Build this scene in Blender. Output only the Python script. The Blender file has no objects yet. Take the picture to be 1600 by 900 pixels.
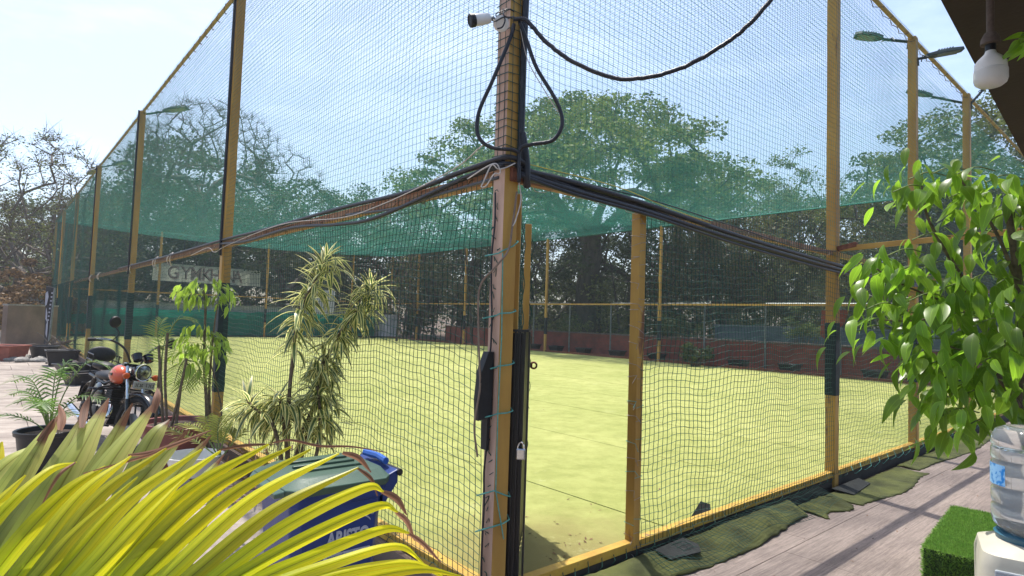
import bpy, math, random
import numpy as np
from mathutils import Vector, Matrix
R = math.radians
scene = bpy.context.scene
COL = scene.collection
random.seed(7); rng = np.random.default_rng(7)

# ------------------------------------------------------------ camera, world, sun
PITCH, ROLL, FPX = 0.0524, 0.033, 935.4
CAMP = Vector((0, 0, 1.6))
_R0 = Vector((1, 0, 0)); _U0 = Vector((0, -math.sin(PITCH), math.cos(PITCH))); FWD = Vector((0, math.cos(PITCH), math.sin(PITCH)))
RGT = math.cos(ROLL)*_R0 + math.sin(ROLL)*_U0
UPV = -math.sin(ROLL)*_R0 + math.cos(ROLL)*_U0
cd = bpy.data.cameras.new('camera'); cam = bpy.data.objects.new('camera', cd); COL.objects.link(cam)
cd.sensor_width = 36; cd.lens = 36*FPX/1600; cd.clip_start = 0.05; cd.clip_end = 2000
m = Matrix((RGT, UPV, -FWD)).transposed().to_4x4(); m.translation = CAMP
cam.matrix_world = m
scene.camera = cam

SUN_EL, SUN_AZ = R(71), R(26)          # azimuth to the left of the view direction (+Y)
sdir = Vector((-math.sin(SUN_AZ)*math.cos(SUN_EL), math.cos(SUN_AZ)*math.cos(SUN_EL), math.sin(SUN_EL)))
w = bpy.data.worlds.new('World'); scene.world = w; w.use_nodes = True
wn = w.node_tree.nodes; wl = w.node_tree.links; wn.clear()
out = wn.new('ShaderNodeOutputWorld'); bg = wn.new('ShaderNodeBackground'); sky = wn.new('ShaderNodeTexSky')
sky.sky_type = 'NISHITA'; sky.sun_disc = False; sky.sun_elevation = SUN_EL; sky.sun_rotation = -SUN_AZ
sky.air_density = 1.0; sky.dust_density = 2.9; sky.ozone_density = 1.4; sky.altitude = 200
tc = wn.new('ShaderNodeTexCoord'); mp = wn.new('ShaderNodeMapping'); mp.inputs['Scale'].default_value = (1.2, 3.0, 7.0)
mp.inputs['Rotation'].default_value = (0.3, 0.25, 0.5)
nz = wn.new('ShaderNodeTexNoise'); nz.inputs['Scale'].default_value = 1.7; nz.inputs['Detail'].default_value = 7; nz.inputs['Roughness'].default_value = 0.62
cr = wn.new('ShaderNodeValToRGB'); cr.color_ramp.elements[0].position = 0.52; cr.color_ramp.elements[0].color = (0, 0, 0, 1)
cr.color_ramp.elements[1].position = 0.8; cr.color_ramp.elements[1].color = (0.16, 0.16, 0.16, 1)
mx = wn.new('ShaderNodeMixRGB'); mx.inputs['Color2'].default_value = (9.0, 9.6, 10.2, 1)
wl.new(tc.outputs['Generated'], mp.inputs['Vector']); wl.new(mp.outputs['Vector'], nz.inputs['Vector'])
wl.new(nz.outputs['Fac'], cr.inputs['Fac']); wl.new(cr.outputs['Color'], mx.inputs['Fac'])
wl.new(sky.outputs['Color'], mx.inputs['Color1']); wl.new(mx.outputs['Color'], bg.inputs['Color'])
bg.inputs['Strength'].default_value = 0.15
wl.new(bg.outputs['Background'], out.inputs['Surface'])

sl = bpy.data.lights.new('sun', 'SUN'); sl.energy = 3.3; sl.angle = R(0.55); sl.color = (1.0, 0.955, 0.88)
so = bpy.data.objects.new('sun', sl); COL.objects.link(so); so.rotation_euler = sdir.to_track_quat('Z', 'Y').to_euler()
so.location = (0, 0, 30)
scene.view_settings.view_transform = 'Standard'; scene.view_settings.look = 'None'
scene.view_settings.exposure = 0.92; scene.view_settings.gamma = 1.0
scene.render.engine = 'CYCLES'
cy = scene.cycles; cy.max_bounces = 7; cy.transparent_max_bounces = 12; cy.diffuse_bounces = 3; cy.glossy_bounces = 3
cy.use_denoising = True
try: cy.denoiser = 'OPENIMAGEDENOISE'
except Exception: pass
cy.sample_clamp_indirect = 6
try: cy.denoising_prefilter = 'ACCURATE'; cy.denoising_input_passes = 'RGB_ALBEDO_NORMAL'
except Exception: pass

# ------------------------------------------------------------ frame of the court
A = 0.7141
dL = Vector((-math.sin(A), math.cos(A), 0)); dR = Vector((math.cos(A), math.sin(A), 0)); Z = Vector((0, 0, 1))
CO = Vector((-0.058, 3.516, 0)); W, L, H, M = 19.44, 35.63, 5.88, 2.45
G0 = -0.12                              # level of the paving outside the court
def Q(s, t, z=0.0): return CO + dR*s + dL*t + Z*z
def ray(px, py): return FWD + RGT*((px-800)/FPX) + UPV*((450-py)/FPX)
def at(px, py, d):                      # point seen at a pixel of the 1600 px photo, d metres ahead
    r = ray(px, py); return CAMP + r*(d/r.y)
def gnd(px, py, z=G0):
    r = ray(px, py); return CAMP + r*((z-1.6)/r.z)
def horiz(px, d, z):                    # pixel column at depth d, height z
    p = at(px, 500, d); return Vector((p.x, p.y, z))

# ------------------------------------------------------------ materials
MATS = {}
def mat(name, c1, c2=None, rough=0.7, scale=6.0, metal=0.0, bump=0.0, bscale=None, trans=0.0, tcol=None, island=0.0,
        lo=0.35, hi=0.65, detail=5.0, stretch=None, spec=0.4, coat=0.0, third=None, third_pos=0.72):
    if name in MATS: return MATS[name]
    mt = bpy.data.materials.new(name); mt.use_nodes = True; MATS[name] = mt
    n = mt.node_tree.nodes; l = mt.node_tree.links; b = n['Principled BSDF']; o = n['Material Output']
    b.inputs['Roughness'].default_value = rough; b.inputs['Metallic'].default_value = metal
    b.inputs['Specular IOR Level'].default_value = spec; b.inputs['Coat Weight'].default_value = coat
    c2 = c2 or tuple(x*0.75 for x in c1)
    t = n.new('ShaderNodeTexCoord'); src = t.outputs['Object']
    if stretch:
        mpp = n.new('ShaderNodeMapping'); mpp.inputs['Scale'].default_value = stretch[:3]
        if len(stretch) > 3: mpp.inputs['Rotation'].default_value = (0, 0, stretch[3])
        mpp.vector_type = 'TEXTURE' if len(stretch) > 3 else 'POINT'
        l.new(src, mpp.inputs['Vector']); src = mpp.outputs['Vector']
    nn = n.new('ShaderNodeTexNoise'); nn.inputs['Scale'].default_value = scale; nn.inputs['Detail'].default_value = detail
    nn.inputs['Roughness'].default_value = 0.6
    l.new(src, nn.inputs['Vector'])
    rp = n.new('ShaderNodeValToRGB'); e = rp.color_ramp.elements
    e[0].position = lo; e[0].color = (*c2, 1); e[1].position = hi; e[1].color = (*c1, 1)
    if third:
        x = e.new(third_pos); x.color = (*third, 1)
    l.new(nn.outputs['Fac'], rp.inputs['Fac']); colr = rp.outputs['Color']
    if island:
        gi = n.new('ShaderNodeNewGeometry'); mr = n.new('ShaderNodeMapRange')
        mr.inputs['To Min'].default_value = 1-island; mr.inputs['To Max'].default_value = 1+island
        l.new(gi.outputs['Random Per Island'], mr.inputs['Value'])
        oi = n.new('ShaderNodeObjectInfo'); mr2 = n.new('ShaderNodeMapRange')
        mr2.inputs['To Min'].default_value = 1-island*0.6; mr2.inputs['To Max'].default_value = 1+island*0.6
        l.new(oi.outputs['Random'], mr2.inputs['Value'])
        mu = n.new('ShaderNodeMath'); mu.operation = 'MULTIPLY'
        l.new(mr.outputs['Result'], mu.inputs[0]); l.new(mr2.outputs['Result'], mu.inputs[1])
        vm = n.new('ShaderNodeVectorMath'); vm.operation = 'SCALE'
        l.new(colr, vm.inputs[0]); l.new(mu.outputs[0], vm.inputs['Scale']); colr = vm.outputs['Vector']
    l.new(colr, b.inputs['Base Color'])
    if bump:
        bn = n.new('ShaderNodeTexNoise'); bn.inputs['Scale'].default_value = bscale or scale*6; bn.inputs['Detail'].default_value = 6
        l.new(src, bn.inputs['Vector'])
        bp = n.new('ShaderNodeBump'); bp.inputs['Strength'].default_value = bump; bp.inputs['Distance'].default_value = 0.01
        l.new(bn.outputs['Fac'], bp.inputs['Height']); l.new(bp.outputs['Normal'], b.inputs['Normal'])
    if trans:
        tb = n.new('ShaderNodeBsdfTranslucent'); ms = n.new('ShaderNodeMixShader'); ms.inputs['Fac'].default_value = trans
        if tcol: tb.inputs['Color'].default_value = (*tcol, 1)
        else:
            l.new(colr, tb.inputs['Color'])
        l.new(b.outputs['BSDF'], ms.inputs[1]); l.new(tb.outputs['BSDF'], ms.inputs[2]); l.new(ms.outputs['Shader'], o.inputs['Surface'])
    return mt
def node_helper(name):
    mt = bpy.data.materials.new(name); mt.use_nodes = True; MATS[name] = mt
    return mt, mt.node_tree.nodes, mt.node_tree.links, mt.node_tree.nodes['Principled BSDF']

yellow = mat('yellow_paint', (0.51, 0.30, 0.062), (0.37, 0.195, 0.04), 0.55, 4, bump=0.15, bscale=60, stretch=(1, 1, 0.25), third=(0.19, 0.085, 0.04), third_pos=0.70)
faded = mat('faded_primer', (0.60, 0.40, 0.30), (0.42, 0.25, 0.17), 0.7, 5, bump=0.25, bscale=70, stretch=(1, 1, 0.2), third=(0.24, 0.14, 0.10), third_pos=0.74)
railm = mat('weathered_rail', (0.46, 0.27, 0.16), (0.30, 0.13, 0.07), 0.75, 9, bump=0.3, third=(0.5, 0.3, 0.07), third_pos=0.75)
sunyel = mat('base_beam_paint', (0.55, 0.36, 0.055), (0.42, 0.24, 0.04), 0.6, 7, bump=0.3, third=(0.28, 0.16, 0.08), third_pos=0.74)
rust = mat('rusty_steel', (0.22, 0.08, 0.045), (0.1, 0.035, 0.02), 0.85, 25, bump=0.4)
blackm = mat('black_rubber', (0.012, 0.012, 0.015), (0.006, 0.006, 0.008), 0.5, 20, bump=0.1)
cablem = mat('cable_sheath', (0.02, 0.02, 0.026), (0.010, 0.010, 0.013), 0.42, 30, bump=0.25, bscale=120)
blackmetal = mat('black_sheet', (0.010, 0.010, 0.012), (0.006, 0.006, 0.007), 0.35, 12, spec=0.5)
wirem = mat('galvanised_wire', (0.42, 0.38, 0.34), (0.22, 0.18, 0.15), 0.5, 30, metal=0.4)
cordw = mat('white_cord', (0.62, 0.56, 0.5), (0.42, 0.37, 0.32), 0.8, 40)
cordg = mat('green_cord', (0.13, 0.42, 0.36), (0.08, 0.28, 0.24), 0.7, 40)
netm = mat('green_twine', (0.020, 0.085, 0.068), (0.010, 0.045, 0.036), 0.6, 3, trans=0.15, tcol=(0.03, 0.25, 0.18))
uppernet = mat('upper_twine', (0.06, 0.17, 0.15), (0.04, 0.12, 0.11), 0.6, 3, trans=0.35, tcol=(0.08, 0.34, 0.28))  # paler than the lower twine: glare of the sky put into the colour
roofm = mat('teal_twine', (0.035, 0.34, 0.27), (0.025, 0.25, 0.20), 0.6, 1, trans=0.5, tcol=(0.03, 0.52, 0.40))
clothm = mat('shade_cloth', (0.008, 0.27, 0.19), (0.006, 0.19, 0.135), 0.7, 3, trans=0.45, tcol=(0.008, 0.36, 0.26), bump=0.2)
padm = mat('dark_pad', (0.012, 0.03, 0.032), (0.006, 0.014, 0.016), 0.6, 14, bump=0.3)
concrete = mat('wall_concrete', (0.23, 0.165, 0.125), (0.15, 0.11, 0.085), 0.9, 1.5, bump=0.3, bscale=30)
stonem = mat('grey_stone', (0.36, 0.34, 0.31), (0.2, 0.19, 0.17), 0.9, 8, bump=0.4)
terra = mat('terracotta', (0.30, 0.095, 0.065), (0.2, 0.06, 0.045), 0.6, 7, bump=0.1)
potbrown = mat('brown_plastic', (0.24, 0.075, 0.06), (0.17, 0.05, 0.045), 0.4, 7)
potblack = mat('black_plastic', (0.018, 0.018, 0.022), (0.010, 0.010, 0.012), 0.4, 8)
soil = mat('soil', (0.07, 0.045, 0.03), (0.03, 0.02, 0.014), 0.95, 30, bump=0.8)
bark = mat('tree_bark', (0.085, 0.068, 0.052), (0.04, 0.032, 0.026), 0.9, 5, bump=0.6, bscale=20, stretch=(1, 1, 0.3))
barkpale = mat('pale_bark', (0.17, 0.14, 0.11), (0.09, 0.075, 0.06), 0.9, 3, bump=0.5, bscale=15)
stemm = mat('plant_stem', (0.16, 0.12, 0.075), (0.08, 0.06, 0.04), 0.8, 30, bump=0.4)
greenstem = mat('green_stem', (0.16, 0.22, 0.05), (0.1, 0.15, 0.04), 0.6, 20)
whitep = mat('white_plastic', (0.72, 0.71, 0.68), (0.62, 0.61, 0.58), 0.35, 5)
cream = mat('cream_plastic', (0.54, 0.51, 0.42), (0.46, 0.43, 0.35), 0.4, 4, coat=0.1)
chrome = mat('chrome', (0.7, 0.7, 0.7), (0.55, 0.55, 0.55), 0.15, 10, metal=1.0)
alu = mat('cast_aluminium', (0.30, 0.31, 0.31), (0.2, 0.21, 0.21), 0.45, 20, metal=0.7)
lampgrey = mat('lamp_housing', (0.035, 0.055, 0.055), (0.02, 0.035, 0.035), 0.5, 20, metal=0.3)
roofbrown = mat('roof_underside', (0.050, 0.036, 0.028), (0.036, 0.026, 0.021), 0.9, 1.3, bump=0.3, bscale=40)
redwall = mat('red_wall_paint', (0.34, 0.075, 0.05), (0.20, 0.05, 0.038), 0.85, 2.0, bump=0.3, third=(0.10, 0.05, 0.04), third_pos=0.75)
greywall = mat('grey_blue_wall', (0.12, 0.16, 0.17), (0.08, 0.11, 0.12), 0.85, 2)
pipe = mat('galvanised_pipe', (0.22, 0.25, 0.25), (0.14, 0.16, 0.16), 0.45, 10, metal=0.5)
bannerw = mat('white_banner', (0.52, 0.52, 0.58), (0.38, 0.38, 0.45), 0.7, 3, trans=0.2)
bannerd = mat('dark_banner', (0.030, 0.028, 0.035), (0.018, 0.017, 0.02), 0.5, 3)

def turf_material():
    mt, n, l, b = node_helper('artificial_turf')
    t = n.new('ShaderNodeTexCoord')
    def noise(sc, det=5, rough=0.6):
        x = n.new('ShaderNodeTexNoise'); x.inputs['Scale'].default_value = sc; x.inputs['Detail'].default_value = det
        x.inputs['Roughness'].default_value = rough; l.new(t.outputs['Object'], x.inputs['Vector']); return x
    big = noise(0.35, 6, 0.65); mid = noise(3.2, 8, 0.7); fine = noise(260, 2)
    r1 = n.new('ShaderNodeValToRGB'); e = r1.color_ramp.elements
    e[0].position = 0.35; e[0].color = (0.335, 0.36, 0.115, 1); e[1].position = 0.68; e[1].color = (0.45, 0.455, 0.17, 1)
    l.new(big.outputs['Fac'], r1.inputs['Fac'])
    r2 = n.new('ShaderNodeValToRGB'); e = r2.color_ramp.elements
    e[0].position = 0.30; e[0].color = (0.60, 0.64, 0.50, 1); e[1].position = 0.60; e[1].color = (1, 1, 1, 1)
    l.new(mid.outputs['Fac'], r2.inputs['Fac'])
    m1 = n.new('ShaderNodeMixRGB'); m1.blend_type = 'MULTIPLY'; m1.inputs['Fac'].default_value = 0.75
    l.new(r1.outputs['Color'], m1.inputs['Color1']); l.new(r2.outputs['Color'], m1.inputs['Color2'])
    r3 = n.new('ShaderNodeValToRGB'); e = r3.color_ramp.elements
    e[0].position = 0.3; e[0].color = (0.72, 0.74, 0.66, 1); e[1].position = 0.7; e[1].color = (1.08, 1.08, 1.05, 1)
    l.new(fine.outputs['Fac'], r3.inputs['Fac'])
    m2 = n.new('ShaderNodeMixRGB'); m2.blend_type = 'MULTIPLY'; m2.inputs['Fac'].default_value = 0.6
    l.new(m1.outputs['Color'], m2.inputs['Color1']); l.new(r3.outputs['Color'], m2.inputs['Color2'])
    # worn, dirty patch inside the gate
    vm = n.new('ShaderNodeVectorMath'); vm.operation = 'DISTANCE'; vm.inputs[1].default_value = tuple(Q(0.62, 0.05))
    l.new(t.outputs['Object'], vm.inputs[0])
    wn_ = noise(2.6, 8, 0.7); ad = n.new('ShaderNodeMath'); ad.operation = 'MULTIPLY_ADD'; ad.inputs[1].default_value = 1.5
    l.new(wn_.outputs['Fac'], ad.inputs[0]); l.new(vm.outputs['Value'], ad.inputs[2])
    mr = n.new('ShaderNodeMapRange'); mr.inputs['From Min'].default_value = 2.1; mr.inputs['From Max'].default_value = 1.2
    mr.inputs['To Max'].default_value = 0.75
    l.new(ad.outputs[0], mr.inputs['Value'])
    m3 = n.new('ShaderNodeMixRGB'); m3.inputs['Color2'].default_value = (0.25, 0.21, 0.085, 1)
    l.new(mr.outputs['Result'], m3.inputs['Fac']); l.new(m2.outputs['Color'], m3.inputs['Color1'])
    # pale scuffs
    sc = noise(1.3, 9, 0.8); r4 = n.new('ShaderNodeValToRGB'); e = r4.color_ramp.elements
    e[0].position = 0.58; e[0].color = (0, 0, 0, 1); e[1].position = 0.70; e[1].color = (0.6, 0.6, 0.6, 1)
    l.new(sc.outputs['Fac'], r4.inputs['Fac'])
    m4 = n.new('ShaderNodeMixRGB'); m4.inputs['Color2'].default_value = (0.50, 0.50, 0.27, 1)
    l.new(r4.outputs['Color'], m4.inputs['Fac']); l.new(m3.outputs['Color'], m4.inputs['Color1'])
    l.new(m4.outputs['Color'], b.inputs['Base Color'])
    bp = n.new('ShaderNodeBump'); bp.inputs['Strength'].default_value = 0.5; bp.inputs['Distance'].default_value = 0.012
    l.new(fine.outputs['Fac'], bp.inputs['Height']); l.new(bp.outputs['Normal'], b.inputs['Normal'])
    b.inputs['Roughness'].default_value = 0.9; b.inputs['Specular IOR Level'].default_value = 0.15
    return mt
turfm = turf_material()
oldturf = mat('old_turf_scrap', (0.13, 0.145, 0.04), (0.06, 0.068, 0.024), 0.95, 3.5, bump=0.9, bscale=220, third=(0.17, 0.14, 0.06), third_pos=0.78)

def floor_material(name, c1, c2, c3, rot, sx, sy, fine=1.0, bump=0.25):
    mt, n, l, b = node_helper(name)
    t = n.new('ShaderNodeTexCoord')
    def st(scx, scy, det=7):
        mp_ = n.new('ShaderNodeMapping'); mp_.inputs['Rotation'].default_value = (0, 0, rot)
        mp_.inputs['Scale'].default_value = (1, 1, 1)
        l.new(t.outputs['Object'], mp_.inputs['Vector'])
        m2_ = n.new('ShaderNodeMapping'); m2_.inputs['Scale'].default_value = (scx, scy, 1); l.new(mp_.outputs['Vector'], m2_.inputs['Vector'])
        x = n.new('ShaderNodeTexNoise'); x.inputs['Scale'].default_value = 1; x.inputs['Detail'].default_value = det
        x.inputs['Roughness'].default_value = 0.68; l.new(m2_.outputs['Vector'], x.inputs['Vector']); return x
    g = st(sx, sy); big = st(0.9, 1.3, 6); f = st(sx*6, sy*5, 3)
    r = n.new('ShaderNodeValToRGB'); e = r.color_ramp.elements
    e[0].position = 0.36; e[0].color = (*c2, 1); e[1].position = 0.64; e[1].color = (*c1, 1)
    l.new(g.outputs['Fac'], r.inputs['Fac'])
    r2 = n.new('ShaderNodeValToRGB'); e = r2.color_ramp.elements
    e[0].position = 0.4; e[0].color = (*c3, 1); e[1].position = 0.6; e[1].color = (1, 1, 1, 1)
    l.new(big.outputs['Fac'], r2.inputs['Fac'])
    m_ = n.new('ShaderNodeMixRGB'); m_.blend_type = 'MULTIPLY'; m_.inputs['Fac'].default_value = 0.8
    l.new(r.outputs['Color'], m_.inputs['Color1']); l.new(r2.outputs['Color'], m_.inputs['Color2'])
    r3 = n.new('ShaderNodeValToRGB'); e = r3.color_ramp.elements
    e[0].position = 0.35; e[0].color = (0.68, 0.68, 0.68, 1); e[1].position = 0.65; e[1].color = (1.1, 1.1, 1.1, 1)
    l.new(f.outputs['Fac'], r3.inputs['Fac'])
    m2 = n.new('ShaderNodeMixRGB'); m2.blend_type = 'MULTIPLY'; m2.inputs['Fac'].default_value = fine
    l.new(m_.outputs['Color'], m2.inputs['Color1']); l.new(r3.outputs['Color'], m2.inputs['Color2'])
    l.new(m2.outputs['Color'], b.inputs['Base Color'])
    bp = n.new('ShaderNodeBump'); bp.inputs['Strength'].default_value = bump; bp.inputs['Distance'].default_value = 0.006
    l.new(f.outputs['Fac'], bp.inputs['Height']); l.new(bp.outputs['Normal'], b.inputs['Normal'])
    b.inputs['Roughness'].default_value = 0.75; b.inputs['Specular IOR Level'].default_value = 0.25
    return mt
deckm = floor_material('wood_print_floor', (0.40, 0.325, 0.28), (0.25, 0.20, 0.172), (0.66, 0.66, 0.68), -A, 2.2, 55, 0.8)
pavem = floor_material('stone_paving', (0.40, 0.345, 0.295), (0.27, 0.225, 0.19), (0.62, 0.60, 0.6), 0.0, 0.7, 3.0, 0.5, 0.5)
dirtm = mat('dry_earth', (0.14, 0.095, 0.06), (0.07, 0.048, 0.032), 0.95, 0.6, bump=0.5, bscale=8)

# ------------------------------------------------------------ mesh helpers
class MB:
    def __init__(s): s.v = []; s.f = []; s.mi = []; s.uv = None
    def add(s, vs, fs, mi=0):
        o = len(s.v); s.v.extend([tuple(x) for x in vs]); s.f.extend([tuple(i+o for i in f) for f in fs]); s.mi.extend([mi]*len(fs)); return s
    def box(s, c, size, X=Vector((1, 0, 0)), Y=None, Zv=None, mi=0):
        X = Vector(X).normalized(); Zv = Vector(Zv).normalized() if Zv else Vector((0, 0, 1))
        Y = Vector(Y).normalized() if Y else Zv.cross(X).normalized()
        c = Vector(c); a, b_, d = size[0]/2, size[1]/2, size[2]/2
        vs = [c+X*(i*a)+Y*(j*b_)+Zv*(k*d) for k in (-1, 1) for (i, j) in ((-1, -1), (1, -1), (1, 1), (-1, 1))]
        return s.add(vs, [(3, 2, 1, 0), (4, 5, 6, 7), (0, 1, 5, 4), (1, 2, 6, 5), (2, 3, 7, 6), (3, 0, 4, 7)], mi)
    def beam(s, p0, p1, wd, ht, up=Z, mi=0):
        p0 = Vector(p0); p1 = Vector(p1); X = (p1-p0); ln = X.length; X.normalize(); up = Vector(up)
        Y = up.cross(X).normalized(); Zv = X.cross(Y)
        return s.box((p0+p1)/2, (ln, wd, ht), X, Y, Zv, mi)
    def tube(s, pts, r, n=6, mi=0, caps=True):
        pts = [Vector(p) for p in pts]; k = len(pts)
        rs = list(np.interp(np.linspace(0, 1, k), np.linspace(0, 1, len(r)), r)) if hasattr(r, '__len__') else [r]*k
        vs = []; T0 = (pts[1]-pts[0]).normalized(); N = T0.orthogonal().normalized()
        for i in range(k):
            T = (pts[min(i+1, k-1)]-pts[max(i-1, 0)])
            if T.length < 1e-9: T = T0
            T.normalize(); N = (N - T*N.dot(T))
            if N.length < 1e-6: N = T.orthogonal()
            N.normalize(); B = T.cross(N)
            for j in range(n):
                a = 2*math.pi*j/n; vs.append(pts[i]+(N*math.cos(a)+B*math.sin(a))*rs[i])
        fs = [(i*n+j, i*n+(j+1) % n, (i+1)*n+(j+1) % n, (i+1)*n+j) for i in range(k-1) for j in range(n)]
        if caps: fs += [tuple(range(n-1, -1, -1)), tuple(range((k-1)*n, k*n))]
        return s.add(vs, fs, mi)
    def lathe(s, prof, c, n=20, axis=Z, mi=0, X=None):
        axis = Vector(axis).normalized(); c = Vector(c); N = Vector(X).normalized() if X else axis.orthogonal().normalized(); B = axis.cross(N)
        vs = [c+axis*h+(N*math.cos(2*math.pi*j/n)+B*math.sin(2*math.pi*j/n))*r for (r, h) in prof for j in range(n)]
        k = len(prof)
        fs = [(i*n+j, i*n+(j+1) % n, (i+1)*n+(j+1) % n, (i+1)*n+j) for i in range(k-1) for j in range(n)]
        fs += [tuple(range(n-1, -1, -1)), tuple(range((k-1)*n, k*n))]
        return s.add(vs, fs, mi)
    def ellipsoid(s, c, r, n=14, mcount=9, X=(1, 0, 0), Y=(0, 1, 0), Zv=(0, 0, 1), mi=0, f=None):
        X, Y, Zv, c = Vector(X), Vector(Y), Vector(Zv), Vector(c); vs = []
        for i in range(mcount+1):
            th = math.pi*i/mcount
            for j in range(n):
                ph = 2*math.pi*j/n; p = (math.sin(th)*math.cos(ph), math.sin(th)*math.sin(ph), math.cos(th))
                if f: p = f(p)
                vs.append(c+X*(p[0]*r[0])+Y*(p[1]*r[1])+Zv*(p[2]*r[2]))
        fs = [(i*n+j, (i+1)*n+j, (i+1)*n+(j+1) % n, i*n+(j+1) % n) for i in range(mcount) for j in range(n)]
        return s.add(vs, fs, mi)
    def build(s, name, mats, parent=None, smooth=False, bevel=0.0, loc=None, link=True):
        me = bpy.data.meshes.new(name); me.from_pydata(s.v, [], s.f)
        mats = mats if isinstance(mats, (list, tuple)) else [mats]
        for x in mats: me.materials.append(x)
        if len(mats) > 1: me.polygons.foreach_set('material_index', s.mi)
        if s.uv is not None:
            uvl = me.uv_layers.new(name='UV'); li = np.zeros(len(me.loops), dtype=np.int32); me.loops.foreach_get('vertex_index', li)
            uvl.data.foreach_set('uv', np.array(s.uv, dtype=np.float32)[li].ravel())
        me.update()
        if smooth:
            me.shade_smooth()
            if smooth != 'all': me.set_sharp_from_angle(angle=R(40))
        o = bpy.data.objects.new(name, me)
        if link: COL.objects.link(o)
        if loc is not None: o.location = loc
        if parent is not None: o.parent = parent
        if bevel:
            bv = o.modifiers.new('Bevel', 'BEVEL'); bv.width = bevel; bv.segments = 2; bv.limit_method = 'ANGLE'
        return o
def tag(o, label=None, cat=None, group=None, kind=None):
    if label: o['label'] = label
    if cat: o['category'] = cat
    if group: o['group'] = group
    if kind: o['kind'] = kind
    return o
def empty(name, label, cat, loc=(0, 0, 0), group=None, rotz=0):
    o = bpy.data.objects.new(name, None); COL.objects.link(o); o.location = loc; o.rotation_euler = (0, 0, rotz)
    o.empty_display_size = 0.2
    return tag(o, label, cat, group)
def bpart(name, mb, mats, root, **k):     # a part built in world coordinates under a root standing at root.location
    o = mb.build(name, mats, root, **k); o.matrix_parent_inverse = Matrix.Translation(-root.location) if root.parent is None else Matrix.Identity(4)
    return o
def npmesh(name, V, F, mt, parent=None, smooth=False, uv=None):
    me = bpy.data.meshes.new(name); V = np.asarray(V, dtype=np.float32).reshape(-1, 3); F = np.asarray(F, dtype=np.int32); k = F.shape[1]
    me.vertices.add(len(V)); me.vertices.foreach_set('co', V.ravel())
    me.loops.add(F.size); me.loops.foreach_set('vertex_index', F.ravel())
    me.polygons.add(len(F)); me.polygons.foreach_set('loop_start', np.arange(0, F.size, k, dtype=np.int32))
    me.polygons.foreach_set('loop_total', np.full(len(F), k, dtype=np.int32))
    me.materials.append(mt); me.update(calc_edges=True)
    if smooth: me.shade_smooth()
    o = bpy.data.objects.new(name, me); COL.objects.link(o)
    if parent is not None: o.parent = parent
    return o
def bez(ps, n=12):
    ps = [Vector(p) for p in ps]                       # Catmull-Rom through the points
    q = [ps[0]*2-ps[1]]+ps+[ps[-1]*2-ps[-2]]; out_ = []
    for i in range(1, len(q)-2):
        a, b_, c, d = q[i-1], q[i], q[i+1], q[i+2]
        for k in range(n):
            t = k/n; out_.append(0.5*((2*b_)+(c-a)*t+(2*a-5*b_+4*c-d)*t*t+(3*b_-a-3*c+d)*t**3))
    out_.append(ps[-1]); return out_

# ------------------------------------------------------------ SETTING
g = MB(); g.add([(-500, -60, -0.16), (500, -60, -0.16), (500, 900, -0.16), (-500, 900, -0.16)], [(0, 1, 2, 3)])
tag(g.build('ground', dirtm), 'flat brown earth running out under the trees', kind='structure')
tb = MB(); tb.add([Q(-.02, -.02, -.16), Q(W+.02, -.02, -.16), Q(W+.02, L+.02, -.16), Q(-.02, L+.02, -.16), Q(-.02, -.02, -.012), Q(W+.02, -.02, -.012), Q(W+.02, L+.02, -.012), Q(-.02, L+.02, -.012)],
                   [(4, 5, 6, 7), (0, 1, 5, 4), (1, 2, 6, 5), (2, 3, 7, 6), (3, 0, 4, 7)])
turf = tag(tb.build('turf_pitch', mat('turf_base', (0.09, 0.10, 0.05), None, 0.9, 5)), 'yellow green artificial turf pitch inside the netting', kind='structure')
edges = [0.0]+[1.87+2.1*k for k in range(9)]+[W]
for i in range(len(edges)-1):
    s0, s1 = edges[i], edges[i+1]; mb = MB(); n = 40
    for k in range(n+1):
        t = L*k/n; a_ = 0.006*math.sin(k*1.3+i); b_ = 0.006*math.sin(k*1.3+i+1)
        for (s_, z_) in ((s0+0.007+(a_ if i else 0), -.011), (s0+0.010+(a_ if i else 0), 0.0), (s1-0.010+b_, 0.0), (s1-0.007+b_, -.011)): mb.v.append(tuple(Q(s_, t, z_+0.001*(i % 2))))
    for k in range(n):
        for j in range(3): mb.f.append((4*k+j, 4*k+j+1, 4*k+j+5, 4*k+j+4)); mb.mi.append(0)
    mb.build('turf_roll', turfm, turf)
# wood print floor strips on the right, stone slabs on the left
dk = MB(); dk.add([Q(-1.2, -9, -.15), Q(26, -9, -.15), Q(26, -.12, -.15), Q(-1.2, -.12, -.15)], [(0, 1, 2, 3)])
deck = tag(dk.build('veranda_floor', mat('floor_bed', (0.05, 0.04, 0.035), None, 0.9, 5)), 'grey brown wood print floor beside the pitch', kind='structure')
tt = -0.13; jit = 0
for wd in (0.42, 1.0, 1.0, 1.0, 1.0, 1.0, 1.0, 1.0, 1.0):
    for (a_, b_) in ((-1.2, 2.9+jit), (2.9+jit, 9.4+jit), (9.4+jit, 26)):
        mb = MB(); c = (Q(a_, tt-wd/2, G0-.013)+Q(b_, tt-wd/2, G0-.013))/2
        mb.box(c, (b_-a_-0.004, wd-0.005, 0.026), dR, -dL); mb.build('floor_strip', deckm, deck)
    tt -= wd; jit = random.uniform(-1.2, 1.2)
pv = MB(); pv.add([Q(-14, -9, -.152), Q(-1.21, -9, -.152), Q(-.16, -1.0, -.152), Q(-.16, 44, -.152), Q(-14, 44, -.152)], [(0, 1, 2, 3, 4)])
pave = tag(pv.build('stone_pavement', mat('pave_joint', (0.15, 0.13, 0.11), None, 0.9, 5)), 'sunlit pale stone pavement left of the pitch', kind='structure')
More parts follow.
